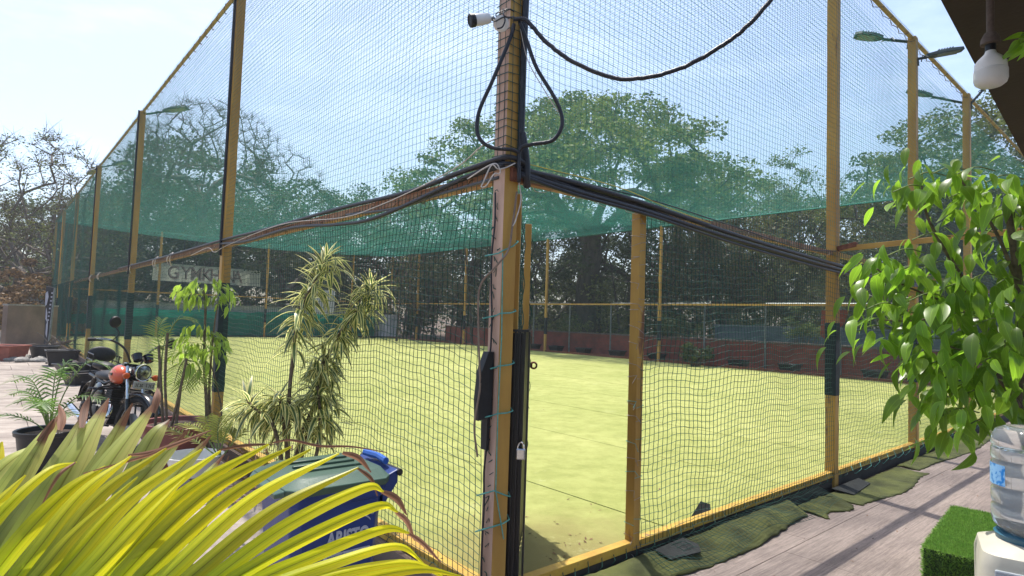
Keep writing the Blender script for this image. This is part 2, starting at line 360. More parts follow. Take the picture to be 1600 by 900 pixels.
t_ = -3.0; row = 0
while t_ < 30:
    ln = 1.2; s_ = -0.17-(0.4 if row % 2 else 0.0)
    if row % 2:
        MB().box((Q(-.37, t_+ln/2, G0-.013)), (0.39, ln-.008, .026), dR, dL).build('paving_slab', pavem, pave)
        s_ = -0.57
    while s_ > -9.5:
        if t_ > -.4 or s_ < -1.3:
            MB().box(Q(s_-.6, t_+ln/2, G0-.013+random.uniform(-.002, .002)), (1.192, ln-.008, .026), dR, dL).build('paving_slab', pavem, pave)
        s_ -= 1.2
    t_ += ln; row += 1

# ------------------------------------------------------------ NETS
def strand_mesh(P, u, v, r):
    """P (k, n, 3) polylines, cross section triangle in the plane of unit vectors u, v."""
    k, n, _ = P.shape; tri = np.array([(0, 1.0), (-.87, -.5), (.87, -.5)])*r
    off = tri[:, :1]*np.array(u)[None]+tri[:, 1:]*np.array(v)[None]
    V = P[:, :, None, :]+off[None, None]
    idx = np.arange(k*n*3).reshape(k, n, 3)
    a_ = idx[:, :-1]; b_ = idx[:, 1:]
    F = np.stack([a_, np.roll(a_, -1, axis=2), np.roll(b_, -1, axis=2), b_], axis=-1).reshape(-1, 4)
    return V.reshape(-1, 3), F
def sm(x, seed, n=5, scale=1.0):
    r_ = np.random.default_rng(seed); o = np.zeros_like(x)
    for i in range(n):
        f = scale*(0.5+i*0.9)*r_.uniform(.8, 1.2); o = o+np.sin(x*f+r_.uniform(0, 6.28))/(1+i)
    return o
CELL = 0.052
def disp(a_, z, seed, left):
    """in-plane and out-of-plane slack of the net: a_ along the fence, z height."""
    tz = np.where(z < M, np.sin(np.clip(z/M, 0, 1)*math.pi), np.sin(np.clip((z-M)/(H-M), 0, 1)*math.pi))
    bulge = 0.05*tz*(sm(a_, seed, 4, 1.1)+0.5*sm(z*1.7+a_*.6, seed+1, 3, 1.5))
    up_ = np.where(z < M, 1.0, .45); bulge = bulge*up_
    dz = up_*0.020*sm(a_*1.5+z*0.4, seed+2, 5, 1.6)*np.clip(tz+0.2, 0, 1)+up_*0.006*sm(a_*9+z*4, seed+3, 4, 2)
    da = up_*0.016*sm(z*1.6+a_*.3, seed+4, 5, 1.5)*np.clip(tz+.1, 0, 1)+up_*0.005*sm(z*11+a_*3, seed+5, 4, 2)
    if left:
        low = np.where(z < M, 1.0, .35); dz = dz-0.16*np.exp(-np.abs(a_)/0.30)*tz*low
        da = da*np.clip(a_/0.25, 0, 1)
    else:
        da = da*np.clip((a_-0.0)/0.3, 0, 1)
    return bulge, dz, da
def fence_net(P0, d, nrm, a0, a1, z0, z1, seed, left, near, r=0.0023, step=CELL):
    P0 = np.array(P0); d = np.array(d); nrm = np.array(nrm); Vs = []; Fs = []; off = 0
    def put(Aa, Zz, u, v):
        nonlocal off
        b_, dz, da = disp(Aa, Zz, seed, left)
        P = P0+d*(Aa+da)[..., None]+nrm*b_[..., None]+np.array((0, 0, 1.0))*(Zz+dz)[..., None]
        V, F = strand_mesh(P, u, v, r); Vs.append(V); Fs.append(F+off); off += len(V)
    zs = np.arange(z0, z1, step); na = min(near, a1)
    # uprights
    if na > a0:
        As = np.arange(a0, na, step); Zn = np.linspace(z0, z1, max(2, int((z1-z0)/step)+1)); put(np.repeat(As[:, None], len(Zn), 1), np.repeat(Zn[None], len(As), 0), d, nrm)
        An = np.linspace(a0, na, int((na-a0)/step)+1); put(np.repeat(An[None], len(zs), 0), np.repeat(zs[:, None], len(An), 1), (0, 0, 1), nrm)
    if a1 > na:
        As = np.arange(max(na, a0), a1, step); Zn = np.linspace(z0, z1, max(2, int((z1-z0)/.35)+1)); put(np.repeat(As[:, None], len(Zn), 1), np.repeat(Zn[None], len(As), 0), d, nrm)
        An = np.linspace(max(na, a0), a1, int((a1-max(na, a0))/.4)+2); put(np.repeat(An[None], len(zs), 0), np.repeat(zs[:, None], len(An), 1), (0, 0, 1), nrm)
    return np.concatenate(Vs), np.concatenate(Fs)
PW = 0.10
def post(root, P, h, w_, pads=None, z0=-0.12, twof=False, xv=dR, yv=dL, mt=None):
    mb = MB(); c = Vector(P)+Z*((h+z0)/2); mb.box(c, (w_, w_, h-z0), xv, yv, Z)
    if twof: mb.mi = [0, 0, 0, 0, 0, 1]                     # face towards -dR bleached
    o = mb.build('post', [mt or yellow, faded] if twof else (mt or yellow), root, bevel=0.004)
    if pads:
        pm = MB()
        pm.box(Vector(P)+Z*(sum(pads)/2), (w_+.016, w_+.016, pads[1]-pads[0]), xv, yv, Z)
        pm.build('pad', padm, o, bevel=0.01)
    return o
def wraps(root, P, w_, zs, mt, name='tie_wire', r=0.002, tail=True):
    for z in zs:
        mb = MB(); P_ = Vector(P); h_ = w_/2+.004; a_ = random.uniform(-.03, .03)
        pts = [P_+dR*h_*i+dL*h_*j+Z*(z+a_*k*.6+random.uniform(-.006, .006)) for k, (i, j) in enumerate(((-1, -1), (1, -1), (1, 1), (-1, 1), (-1, -1)))]
        if tail: pts += [pts[-1]+Vector((random.uniform(-.05, .05), -.02, random.uniform(-.06, .01)))]
        mb.tube(pts, r, 4); mb.build(name, mt, root)

# --- left side fence
lf = empty('net_fence', 'long left side netting fence on yellow posts, running from the corner post past the motorcycle', 'fence', Q(0, 0, 0), 'fences of the netted pitch')
lf.location = (0, 0, 0)
V, F = fence_net(Q(-.055, 0), dL, -dR, 0.05, L, 0.04, M+.05, 11, True, 11)
npmesh('net', V, F, netm, lf)
V, F = fence_net(Q(-.055, 0), dL, -dR, 0.05, L, M+.05, H, 11, True, 11, r=.0014)
npmesh('net', V, F, uppernet, lf)
for i, t in enumerate((5.61, 12.5, 19.46, 25.6, 31.2, L)):
    o = post(lf, Q(0, t), H+.02, PW*1.1 if i < 5 else PW, (0.9, 1.9) if i else (0.55, 1.95))
    if i == 0:
        pass
MB().beam(Q(0, .06, M), Q(0, L, M), .07, .07).build('middle_rail', railm, lf, bevel=.004)
MB().tube([Q(0, t, H) for t in (0.06, 6, 12, 18, 24, 30, L)], .028, 8).build('top_rail', sunyel, lf, smooth=True)
MB().beam(Q(-.0, .06, .035), Q(0, L, .035), .09, .07).build('base_beam', sunyel, lf, bevel=.004)
MB().beam(Q(-.03, .02, -.085), Q(-.03, L, -.085), .12, .16).build('curb', concrete, lf)
def lash(P0, d, a0, a1, z, step, mt, root, r=.0035, rad=.04, name='lashing_cord'):
    pts = []; a_ = a0; k = 0
    while a_ < a1:
        ph = k*math.pi/2.5; p = Vector(P0)+d*a_+Z*(z+math.sin(ph)*rad-abs(math.sin(k*1.7))*.02); p = p+(Vector(d).cross(Z))*math.cos(ph)*rad; pts.append(p)
        a_ += step*random.uniform(.7, 1.3); k += 1
    MB().tube(pts, r, 4, caps=False).build(name, mt, root)
lash(Q(0, 0), dL, 5, L, H-.02, .07, mat('brown_cord', (0.16, 0.09, 0.05), None, .8, 20), lf, .005, .045)
# --- right side fence
rf = empty('net_fence', 'right side netting fence with gateway, from the corner post to the potted tree', 'fence', (0, 0, 0), 'fences of the netted pitch')
V1, F1 = fence_net(Q(0, -.055), dR, -dL, .06, W, M-.02, H, 23, False, 9, r=.0014)
V2, F2 = fence_net(Q(0, -.055), dR, -dL, 1.32, W, 0.03, M+.02, 31, False, 10)
npmesh('net', V1, F1, uppernet, rf); npmesh('net', V2, F2, netm, rf)
gatepost = post(rf, Q(1.29, 0), M-.04, .075, z0=.0)
gatepost['label'] = 'slim yellow gate post wound with wire'
wraps(gatepost, Q(1.29, 0), .075, [0.03, .12, .35, .62, .9, 1.06, 1.2, 1.36, 1.5, 1.62, 1.72, 1.78, 1.95, 2.02, 2.12, 2.25, 2.32], wirem)
wraps(gatepost, Q(1.29, 0), .078, [0.22, .5, .78, 1.0], cordg)
for i, s in enumerate((4.807, 7.66, 10.71, 16.6, W)):
    o = post(rf, Q(s, 0), H+.02, PW*1.05, (0.88, 1.68) if i == 0 else (.9, 1.7))
    MB().tube([Q(s+.075, -.01, 2.3), Q(s+.072, -.01, 4), Q(s+.074, -.01, H+.02)], .018, 6).build('cable', cablem, o)
for t in (5.61, 12.5, 19.46):
    MB().tube([Q(-.075, t-.02, 2.3), Q(-.073, t-.02, 4), Q(-.075, t-.02, H+.02)], .018, 6).build('cable', cablem, lf)
MB().beam(Q(.06, 0, M), Q(4.75, 0, M), .05, .05).build('middle_rail', railm, rf, bevel=.003)
MB().beam(Q(4.87, 0, M), Q(W, 0, M), .05, .05).build('middle_rail', yellow, rf, bevel=.003)
MB().tube([Q(s, 0, H) for s in (.06, 5, 10, 15, W)], .03, 8).build('top_rail', sunyel, rf, smooth=True)
MB().beam(Q(.06, 0, .03), Q(W, 0, .03), .07, .06).build('base_beam', sunyel, rf, bevel=.004)
MB().beam(Q(.0, .02, -.085), Q(W, .02, -.085), .09, .16).build('curb', mat('dark_curb', (0.05, 0.045, 0.04), None, .95, 8, bump=.4), rf)
lash(Q(0, 0), dR, 4.5, W, H-.02, .07, MATS['brown_cord'], rf, .005, .045)
lash(Q(0, -.02), dR, 1.3, 5.2, 0.02, .035, netm, rf, .003, .05, 'lacing_cord')
lash(Q(0, -.02), dR, .15, 1.3, -0.0, .025, netm, rf, .003, .045, 'lacing_cord')
lash(Q(0, -.02), dR, 5.2, 12, 0.02, .06, cordg, rf, .003, .06, 'lacing_cord')
lash(Q(-.02, 0), dL, .1, 3.6, 0.03, .035, netm, lf, .003, .05, 'lacing_cord')
lash(Q(0, -.01), dR, .1, 4.7, M-.01, .06, cordw, rf, .002, .035, 'lacing_cord')
lash(Q(-.01, 0), dL, .1, 9, M-.01, .085, MATS['brown_cord'], lf, .0025, .042, 'lacing_cord')
# --- far fences
for nm, P0, d, nrm, ln, ps, lab in (('back', Q(0, L), dR, dL, W, (4.75, 10.66, 16.41, W), 'short back netting fence in front of the green shade cloth and sign'),
                               ('side', Q(W, 0), dL, dR, L, (5.43, 12.6, 19.59, 26.66, 32.03), 'far long netting fence in front of the red wall and rain tree')):
    ff = empty('net_fence', lab, 'fence', (0, 0, 0), 'fences of the netted pitch')
    V, F = fence_net(P0, d, nrm, 0.05, ln, 0.04, H, 41 if nm == 'back' else 51, False, -1, r=.0020, step=.055)
    npmesh('net', V, F, netm, ff)
    for k in ps: post(ff, Vector(P0)+d*k, H, .11, (0.9, 1.75))
    MB().beam(Vector(P0)+Z*M, Vector(P0)+d*ln+Z*M, .07, .07).build('middle_rail', yellow, ff)
    MB().tube([Vector(P0)+Z*H, Vector(P0)+d*ln*.5+Z*(H-.08), Vector(P0)+d*ln+Z*H], .03, 6).build('top_rail', mat('teal_rope', (0.02, 0.14, 0.10), None, .7, 3), ff)
    MB().beam(Vector(P0)+Z*.04, Vector(P0)+d*ln+Z*.04, .10, .10).build('base_beam', rust if nm == 'side' else padm, ff)
# --- roof net, slack between the sides
def roof():
    st = .055; Vs = []; Fs = []; off = 0
    def zz(s, t):
        e = np.sin(np.clip(s/W, 0, 1)*math.pi)*np.sin(np.clip(t/L, 0, 1)*math.pi)
        return H-.04-0.62*np.abs(np.sin(np.clip(s/W, 0, 1)*math.pi*1))**.8*.55-0.02*np.sin(s*.9+t*.3)*e
    c = np.array(CO); r_ = np.array(dR); l_ = np.array(dL)
    for kind in (0, 1):
        if kind == 0: a_ = np.arange(0, W, st); b_ = np.linspace(0, L, 46); S = np.repeat(a_[:, None], 46, 1); T = np.repeat(b_[None], len(a_), 0); u = r_
        else: a_ = np.arange(0, L, st); b_ = np.linspace(0, W, 26); T = np.repeat(a_[:, None], 26, 1); S = np.repeat(b_[None], len(a_), 0); u = l_
        P = c+r_*S[..., None]+l_*T[..., None]+np.array((0, 0, 1.0))*zz(S, T)[..., None]
        V, F = strand_mesh(P, u, (0, 0, 1), .0017); Vs.append(V); Fs.append(F+off); off += len(V)
    o = npmesh('roof_net', np.concatenate(Vs), np.concatenate(Fs), roofm)
    tag(o, 'teal green roof net sagging over the whole pitch', 'net')
roof()

# --- corner post with gate leaf
cp = empty('corner_post', 'tall faded yellow corner post carrying the camera, cable loops and tied net', 'post', (0, 0, 0))
po = post(cp, Q(0, 0), H+.5, .105, twof=True)
po.name = 'shaft'
MB().box(Q(.09, .07, 1.17), (.07, .05, 2.38), dR, dL).build('hinge_post', yellow, cp, bevel=.003)
MB().box(Q(.04, -.04, M+.0), (.11, .075, .08), dR, dL).build('bracket', rust, cp, bevel=.004)
MB().tube(bez([Q(.048, -.078, z)+Vector((random.uniform(-.006, .006), 0, 0)) for z in (2.5, 3.2, 4, 4.8, 5.6, 6.3)]), .020, 8).build('conduit', cablem, cp, smooth=True)
MB().tube(bez([Q(-.070, .012+random.uniform(-.012, .012), z) for z in np.arange(.0, 2.45, .18)], 4), .006, 5).build('edge_cord', cablem, cp)
for k in range(34):
    z = .1+k*.068; p = Q(-.062, random.uniform(-.02, .03), z)
    MB().tube([p, p+Vector((random.uniform(-.012, .03), -.01, random.uniform(-.03, .03))), p+Vector((random.uniform(-.02, .03), 0, random.uniform(-.05, .02)))], .0032, 4).build('knot', netm, cp)
for z, dz in ((.42, .02), (.62, -.12), (1.05, .0), (1.32, .015), (1.62, .02), (1.98, .12)):
    MB().tube([Q(-.13, .01, z-.02), Q(-.062, -.03, z), Q(-.058, -.058, z+.012), Q(0.02, -.062, z+.012+dz*.3), Q(.062, -.06, z+.02+dz*.5), Q(.09, -.01, z+.03+dz*.5)], .0042, 5).build('tie_cord', cordg, cp)
MB().tube([Q(-.056, -.062, 1.98), Q(-.045, -.064, 1.5), Q(-.054, -.064, 1.06), Q(-.05, -.064, .63), Q(.02, -.064, .35)], .0035, 5).build('tie_cord', cordg, cp)
MB().tube(bez([Q(.03, -.07, 2.35), Q(.0, -.075, 2.15), Q(-.03, -.08, 2.0), Q(-.1, -.06, 1.9), Q(-.15, .02, 1.78), Q(-.15, .02, 1.55), Q(-.15, .0, 1.35), Q(-.14, .0, 1.2), Q(-.17, 0, 1.0), Q(-.14, 0, .82)], 6), .0065, 6).build('loose_wire', mat('dusty_wire', (0.25, 0.18, 0.13), None, .8, 20), cp, smooth=True)
MB().tube(bez([Q(.04, -.07, 2.42), Q(.045, -.09, 2.3), Q(.01, -.09, 2.18), Q(-.01, -.09, 2.14)], 6), .004, 5).build('loose_wire', cordw, cp)
pb = MB(); pb.add([Q(-.06, -.02, 1.41), Q(-.10, -.02, 1.41), Q(-.135, -.01, 1.30), Q(-.15, -.0, 1.14), Q(-.142, 0, 1.02), Q(-.06, -.02, 1.04),
                   Q(-.06, .03, 1.41), Q(-.10, .03, 1.41), Q(-.135, .04, 1.30), Q(-.15, .04, 1.14), Q(-.142, .04, 1.02), Q(-.06, .03, 1.04)],
                  [(0, 1, 2, 3, 4, 5), (11, 10, 9, 8, 7, 6)]+[(i, (i+1) % 6, (i+1) % 6+6, i+6) for i in range(6)])
pb.build('rubber_flap', blackm, cp)
pb = MB(); pb.box(Q(-.072, .02, .95), (.02, .05, .2), dR, dL); pb.build('rubber_flap', blackm, cp)

mb = MB(); z = 2.56
while z < H+.3:
    q = random.uniform(-.008, .008); mb.tube([Q(-.062, .06, z), Q(-.060, -.060, z+q), Q(.060, -.062, z-q), Q(.062, .05, z+q*.5)], .0028, 4); z += .055+random.uniform(-.006, .006)
for (a_, b_) in ((-.061, .02), (-.061, -.03), (-.03, -.064), (.02, -.064)): mb.tube([Q(a_+(.008*math.sin(zz*3)), b_, zz) for zz in np.arange(2.5, H+.3, .15)], .0026, 4)
mb.build('wrapped_net', netm, cp)
mb = MB(); mb.tube(bez([Q(-.075, .5, M+.06), Q(-.085, .1, M+.075), Q(-.06, -.085, M+.085), Q(.04, -.10, M+.07), Q(.14, -.08, M+.035), Q(.6, -.07, M-.01)], 6), .016, 8)
mb.tube(bez([Q(-.08, .35, M+.02), Q(-.085, .02, M+.045), Q(-.03, -.09, M+.05), Q(.10, -.085, M+.02), Q(.5, -.075, M-.03)], 6), .012, 8)
mb.tube(bez([Q(.045, -.085, M+.25), Q(.07, -.10, M+.08), Q(.075, -.10, M-.02), Q(.10, -.08, M-.06)], 6), .022, 8); mb.build('corner_cable', cablem, cp, smooth='all')
gl = empty('gate_leaf', 'open gate leaf with black ribbed sheet below and bundled net above, beside the corner post', 'gate', (0, 0, 0))
h0 = Vector((0.018, 3.66, 0)); h1 = Vector((.118, 4.80, 0)); gd = (h1-h0).normalized(); gn = gd.cross(Z)
MB().box(h1+Z*1.19, (.05, .05, 2.36), gd, -gn).build('stile', yellow, gl, bevel=.003)
MB().box(h0+Z*1.19, (.05, .05, 2.36), gd, -gn).build('stile', yellow, gl, bevel=.003)
for z in (.06, 1.5): MB().beam(h0+gd*.03+Z*z, h1-gd*.03+Z*z, .035, .045).build('cross_bar', blackmetal if z < 2 else yellow, gl)
sh = MB(); n = 26
for k in range(n+1):
    p = h0+gd*(-.05+1.14*k/n)+gn*(.035+(.012 if k % 2 else 0)); sh.v += [tuple(p+Z*.03), tuple(p+Z*1.53)]
for k in range(n): sh.f.append((2*k, 2*k+2, 2*k+3, 2*k+1)); sh.mi.append(0)
o = sh.build('ribbed_sheet', blackmetal, gl); so_ = o.modifiers.new('Solid', 'SOLIDIFY'); so_.thickness = .004
pb = MB()
for k in range(4): pb.box(h0+gd*(-.075)-gn*(-.02+.0)+gn*(k*.028)+Z*.77, (.03, .012, 1.52), gd, -gn)
pb.box(h0+gd*(-.06)+gn*.02+Z*.77, (.012, .11, 1.50), gd, -gn)
pb.build('ribbed_edge', blackmetal, gl, bevel=.002)
MB().box(h0+gd*(-.09)+gn*.02+Z*1.535, (.02, .16, .014), gd, -gn).build('sheet_cap', blackmetal, gl)
gv = []; gf = []
for k in range(26):                                        # net gathered along the stile
    ph = k*.24; pts = [h1+gd*(-.12+.05*math.sin(j*.5+k))+gn*(-.02-.05*abs(math.sin(ph)))+gn*(.012*math.sin(j*1.3+k*2))-gd*(k*.03)+Z*(1.52+j*.06) for j in range(15)]
    mb = MB().tube(pts, .004, 3); gv.append(mb)
mb = MB()
for x in gv: mb.add(x.v, x.f)
for j in range(30):
    z = 1.53+j*.028; mb.tube([h1+gd*(-.1-.8*k/8)+gn*(-.02-.03*(k % 2))+Z*(z+.02*math.sin(k*2+j)) for k in range(9)], .003, 3)
mb.build('bundled_net', netm, gl)
mb = MB()
mb.tube(bez([h1+gn*(.03+.012*math.sin(j*2.1)+.008*math.sin(j*5))+Z*(.35+j*.07)-gd*.02*math.cos(j) for j in range(28)], 3), .004, 4)
mb.tube(bez([h1+gn*(.04+.014*math.sin(j*1.7+2))+Z*(.9+j*.05)-gd*.02*math.cos(j) for j in range(28)], 3), .003, 4)
mb.build('net_edge', netm, gl)
hs = MB()                                                   # latch eyes
def eye(mb, c, X, r=.022):
    n = 14; X = Vector(X).normalized()
    mb.tube([Vector(c)+(X*math.cos(2*math.pi*i/n)+Z*math.sin(2*math.pi*i/n))*r for i in range(n+1)], .008, 6)
eye(hs, h1+gn*.075+Z*1.24, gn, .024); hs.box(h1+gn*.04+Z*1.24, (.05, .012, .03), gn, gd)
hs.build('latch_eye', rust, gl)
hs = MB(); eye(hs, h0-gd*.09-gn*.055+Z*.985, gn); hs.box(h0-gd*.08-gn*.02+Z*.985, (.05, .02, .04), gn, gd); hs.build('latch_eye', blackm, gl)
hs = MB(); hs.tube([h0-gd*.10-gn*.09+Z*.83, h0-gd*.10-gn*.01+Z*.83], .012, 8); hs.box(h0-gd*.10-gn*.095+Z*.83, (.02, .03, .06), gn, gd); hs.build('bolt', rust, gl, smooth=True)
pl_ = h0-gd*.115+gn*.075+Z*.86
pk = empty('padlock', 'small chrome padlock hanging on the black gate edge', 'padlock', pl_)
mb = MB(); mb.box((0, 0, -.042), (.056, .026, .066), gn, gd); mb.build('lock_body', chrome, pk, bevel=.008)
mb = MB(); mb.tube([gn*(.018*math.cos(a))+Z*(-.01+.036*math.sin(a)) for a in np.linspace(0, math.pi, 9)], .005, 6); mb.build('shackle', chrome, pk, smooth=True)

# tie beam from the first tall right post to the veranda roof
tbm = MB(); tbm.beam(Q(4.81, -.06, M+.05), Q(4.81, -1.8, M+.12), .06, .05)
tbm.beam(Q(4.81, -.055, M+.05), Q(4.81, -.25, M+.09), .066, .056, mi=1)
tag(tbm.build('tie_beam', [yellow, rust], bevel=.003), 'slim yellow beam tying the first tall right post to the veranda roof', 'beam')

# ------------------------------------------------------------ CABLES
def cable(name, pts, r, mt, label, cat='cable', group=None, n=8, wr=0, sub=8):
    c = bez(pts, sub)
    if wr: c = [p+Vector((random.uniform(-wr, wr), random.uniform(-wr, wr), random.uniform(-wr, wr))) for p in c]
    return tag(MB().tube(c, r, n).build(name, mt, smooth='all'), label, cat, group)
D = 3.44
cable('hanging_cable', [at(803, 30, D), at(822, 32, 3.4), at(850, 62, 3.38), at(888, 92, 3.34), at(955, 121, 3.28), at(1010, 121, 3.2), at(1070, 104, 3.15), at(1130, 70, 3.1), at(1178, 30, 3.05), at(1240, -45, 3.0)], .0125, cablem,
      'thick black cable sagging from the corner post across the sky to the upper right', wr=.0025, n=8)
cable('cable_loop', [at(803, 38, D), at(797, 60, 3.42), at(770, 125, 3.4), at(750, 170, 3.4), at(745, 200, 3.4), at(752, 220, 3.4), at(770, 231, 3.4), at(800, 234, 3.4), at(812, 240, 3.42)], .0115, cablem,
      'black cable looping out to the left of the corner post below the camera')
cable('cable_loop', [at(812, 34, D), at(822, 60, 3.42), at(838, 105, 3.4), at(865, 150, 3.4), at(877, 178, 3.4), at(877, 200, 3.4), at(862, 220, 3.4), at(830, 226, 3.4), at(812, 236, 3.42), at(811, 285, 3.42)], .0115, cablem,
      'black cable looping out to the right of the corner post')
cable('thin_cable', [at(813, 45, D), at(825, 95, 3.42), at(850, 140, 3.4), at(872, 175, 3.39)], .003, cordw, 'thin pale wire hanging inside the right cable loop', n=4)
def along(P0, d, pts, nrm, off): return [Vector(P0)+d*a_+nrm*off+Z*z for a_, z in pts]
nl = -dR; nr = -dL
cable('rail_cable', along(Q(0, 0), dL, [(-.05, M+.06), (.3, M+.075), (1, M+.035), (2.2, M+.05), (4, M+.04), (5.6, M+.05), (9, M+.03), (14, M+.04)], nl, .06), .016, cablem, 'black cable laid along the top of the left middle rail', group=None)
cable('rail_cable', along(Q(0, 0), dL, [(-.06, M+.04), (.4, M+.015), (1.0, M-.06), (1.6, M-.11), (2.2, M-.085), (3.2, M-.02), (4.6, M-.045), (5.6, M+.0)], nl, .07), .015, cablem, 'black cable sagging below the left middle rail near the corner post')
cable('rail_cable', along(Q(0, 0), dL, [(0.0, M-.02), (.6, M-.035), (1.2, M-.06), (2.0, M-.02)], nl, .055), .010, mat('grey_cable', (0.09, 0.09, 0.095), None, .5, 20), 'thin grey cable under the left middle rail')
cable('slack_cord', along(Q(0, 0), dL, [(-.02, M+.2), (.12, M+.18), (.35, M+.10), (.8, M+.03), (1.4, M-.03), (2, M-.05), (3.4, M+.03), (5.2, M-.05), (5.75, M-.10), (6.1, M-.02), (7, M-.07)], nl, .10), .004, cordw, 'pale cord drooping along the left middle rail', 'cord', n=5)
cable('knotted_cord', [at(805, 255, 3.40), at(790, 262, 3.38), at(778, 264, 3.36), at(768, 258, 3.36), at(755, 285, 3.36), at(752, 292, 3.36), at(760, 290, 3.36), at(772, 272, 3.36), at(780, 272, 3.36), at(781, 265, 3.36), at(770, 256, 3.37), at(730, 280, 3.4)], .004, cordw, 'knotted pale cord loop hanging where the left rail meets the corner post', 'cord', n=5)
gwb = [(0.02, .055, .08, .019, 'uppermost black cable of the bundle on the right middle rail'), (-.035, .045, .09, .018, 'thickest black cable low in the bundle on the right middle rail'),
       (-.005, .085, .06, .014, 'middle black cable of the bundle on the right middle rail'), (-.06, .06, .1, .012, 'lowest black cable sagging under the right middle rail')]
for k, (z, sag, o_, r_, lab) in enumerate(gwb):
    cable('rail_cable', along(Q(0, 0), dR, [(.03, M+.02+z*.5), (.5, M+.015+z), (1.3, M-.0+z-.01), (2.4, M+z-sag-.02), (3.6, M+z-sag*1.3-.05), (4.8, M+z-sag-.10), (6.2, M+z-.12-sag), (7.6, M-.14+z), (9.5, M-.1+z), (12, M-.1+z)], nr, o_), r_, cablem, lab, group=None)
cable('thin_cable', along(Q(0, 0), dR, [(.02, M+.04), (1.2, M+.06), (2.4, M+.02), (3.8, M-.04), (4.75, M+.02)], nr, .06), .005, cablem, 'thin black wire draped over the right middle rail', n=5)
cable('thin_cable', along(Q(0, 0), dR, [(.1, M+.07), (.9, M+.075), (1.5, M+.02), (2.1, M-.02)], nr, .1), .003, mat('yellow_rope', (0.5, 0.42, 0.08), None, .8, 9), 'thin yellow cord on top of the right middle rail', n=4)
# pale ties round the left rail
for k, t in enumerate((8.6, 9.8, 12.45, 17.5, 19.3)):
    mb = MB(); P = Q(-.05, t, M); pts = [P+dL*(.12*math.cos(a*1.1))+Z*(.11*math.sin(a)-.03)-dR*(.03*math.cos(a*2)) for a in np.linspace(0, 7.5, 22)]
    mb.tube(pts, .008, 5)
    mb.build('tie_cord', cordw, lf)

# ------------------------------------------------------------ CAMERA ON THE POST, FLOODLIGHTS
cc = empty('security_camera', 'white bullet security camera with round junction box on the corner post', 'camera', (0, 0, 0))
c0 = at(779, 32, 3.40); c1 = at(770, 29, 3.38); c2 = at(742, 31.5, 3.34); c3 = at(757, 29.5, 3.36)
ax = (c2-c3).normalized()
mb = MB(); mb.lathe([(.0, -.02), (.026, -.02), (.030, -.01), (.034, .055), (.034, .075)], c3-ax*.012, 16, ax); mb.build('body', whitep, cc, smooth=True)
mb = MB(); mb.lathe([(.033, .0), (.038, .004), (.038, .030), (.030, .034), (.026, .028), (0, .028)], c3+ax*.06, 16, ax); mb.build('lens_hood', blackm, cc, smooth=True)
mb = MB(); mb.tube([c3-ax*.02, c1, c0], .009, 8); mb.ellipsoid(c1, (.014, .014, .014), 10, 6); mb.build('bracket', alu, cc, smooth=True)
jb = at(783, 37, 3.40); mb = MB(); vv = (CAMP-jb).normalized()
mb.lathe([(.0, -.02), (.042, -.02), (.046, -.012), (.046, .012), (.036, .02), (.03, .021), (.028, .017), (0, .017)], jb, 18, vv); mb.build('junction_box', whitep, cc, smooth=True)
mb = MB(); mb.tube(bez([c0, at(775, 22, 3.37), at(786, 17, 3.36), at(795, 14, 3.38), at(803, 18, 3.4)]), .0035, 5); mb.tube(bez([c1, at(774, 33, 3.35), at(786, 27, 3.34), at(789, 32, 3.34), at(785, 42, 3.34), at(777, 45, 3.35)]), .0045, 5)
mb.tube(bez([at(786, 14, 3.36), at(788, 25, 3.34), at(796, 27, 3.36), at(803, 26, 3.4)]), .005, 5); mb.build('wiring', cablem, cc)

def flood(P, dirv, tilt, label, arm=.42, hl=.40, hw=.24):
    root = empty('floodlight', label, 'floodlight', P, 'floodlights on the tall posts'); dv = Vector(dirv).normalized()
    up = (Z*math.cos(tilt)-dv*math.sin(tilt)); fw = (dv*math.cos(tilt)+Z*math.sin(tilt)); sd = fw.cross(up)
    e0 = Vector((0, 0, .0)); e1 = fw*arm
    mb = MB(); mb.tube([e0-Z*.1, e0, e1], .022, 8); mb.tube([e1*.55-up*.03-sd*.06, e1*.6+up*.04, e1-up*.02+sd*.05], .008, 5); mb.build('arm', lampgrey, root, smooth=True)
    c = e1+fw*(hl/2); mb = MB()
    prof = [(-.5, .35), (-.3, .8), (-.05, 1.0), (.3, .95), (.5, .6)]; vs = []
    for (a_, w_) in prof:
        for (j, k) in ((-1, 0), (-.8, .9), (.8, .9), (1, 0)): vs.append(c+fw*(a_*hl)+sd*(j*w_*hw/2)+up*(k*.05))
    fs = [(4*i+j, 4*i+j+1, 4*i+j+5, 4*i+j+4) for i in range(4) for j in range(3)]+[(4*i+3, 4*i, 4*i+4, 4*i+7) for i in range(4)]+[(0, 1, 2, 3), (19, 18, 17, 16)]
    mb.add(vs, fs)
    for k in range(6): mb.box(c+fw*(-.08+k*.035)+up*.055, (.008, hw*.6, .03), fw, sd, up)
    mb.build('housing', lampgrey if hl > .3 else alu, root)
    mb = MB(); mb.box(c+fw*.03-up*.006, (hl*.62, hw*.74, .01), fw, sd, up); mb.build('lens', mat('lamp_lens', (0.16, 0.19, 0.19), (0.10, 0.12, 0.12), .25, 10), root)
    return root
inl, inr = dR, dL
flood(Q(.03, 12.5, H-.04), Vector((1, .12, 0)), .22, 'floodlight arm on the second tall left post, standing clear against the pale sky', arm=.42, hl=.5, hw=.28)
flood(Q(.03, 19.46, H-.02), Vector((1, .1, 0)), .25, 'floodlight on the third tall left post in front of the bare tree', arm=.35, hl=.5, hw=.28)
flood(Q(.03, 25.6, H-.02), Vector((1, .1, 0)), .2, 'small dark floodlight on the fourth left post', arm=.3, hl=.5, hw=.28)
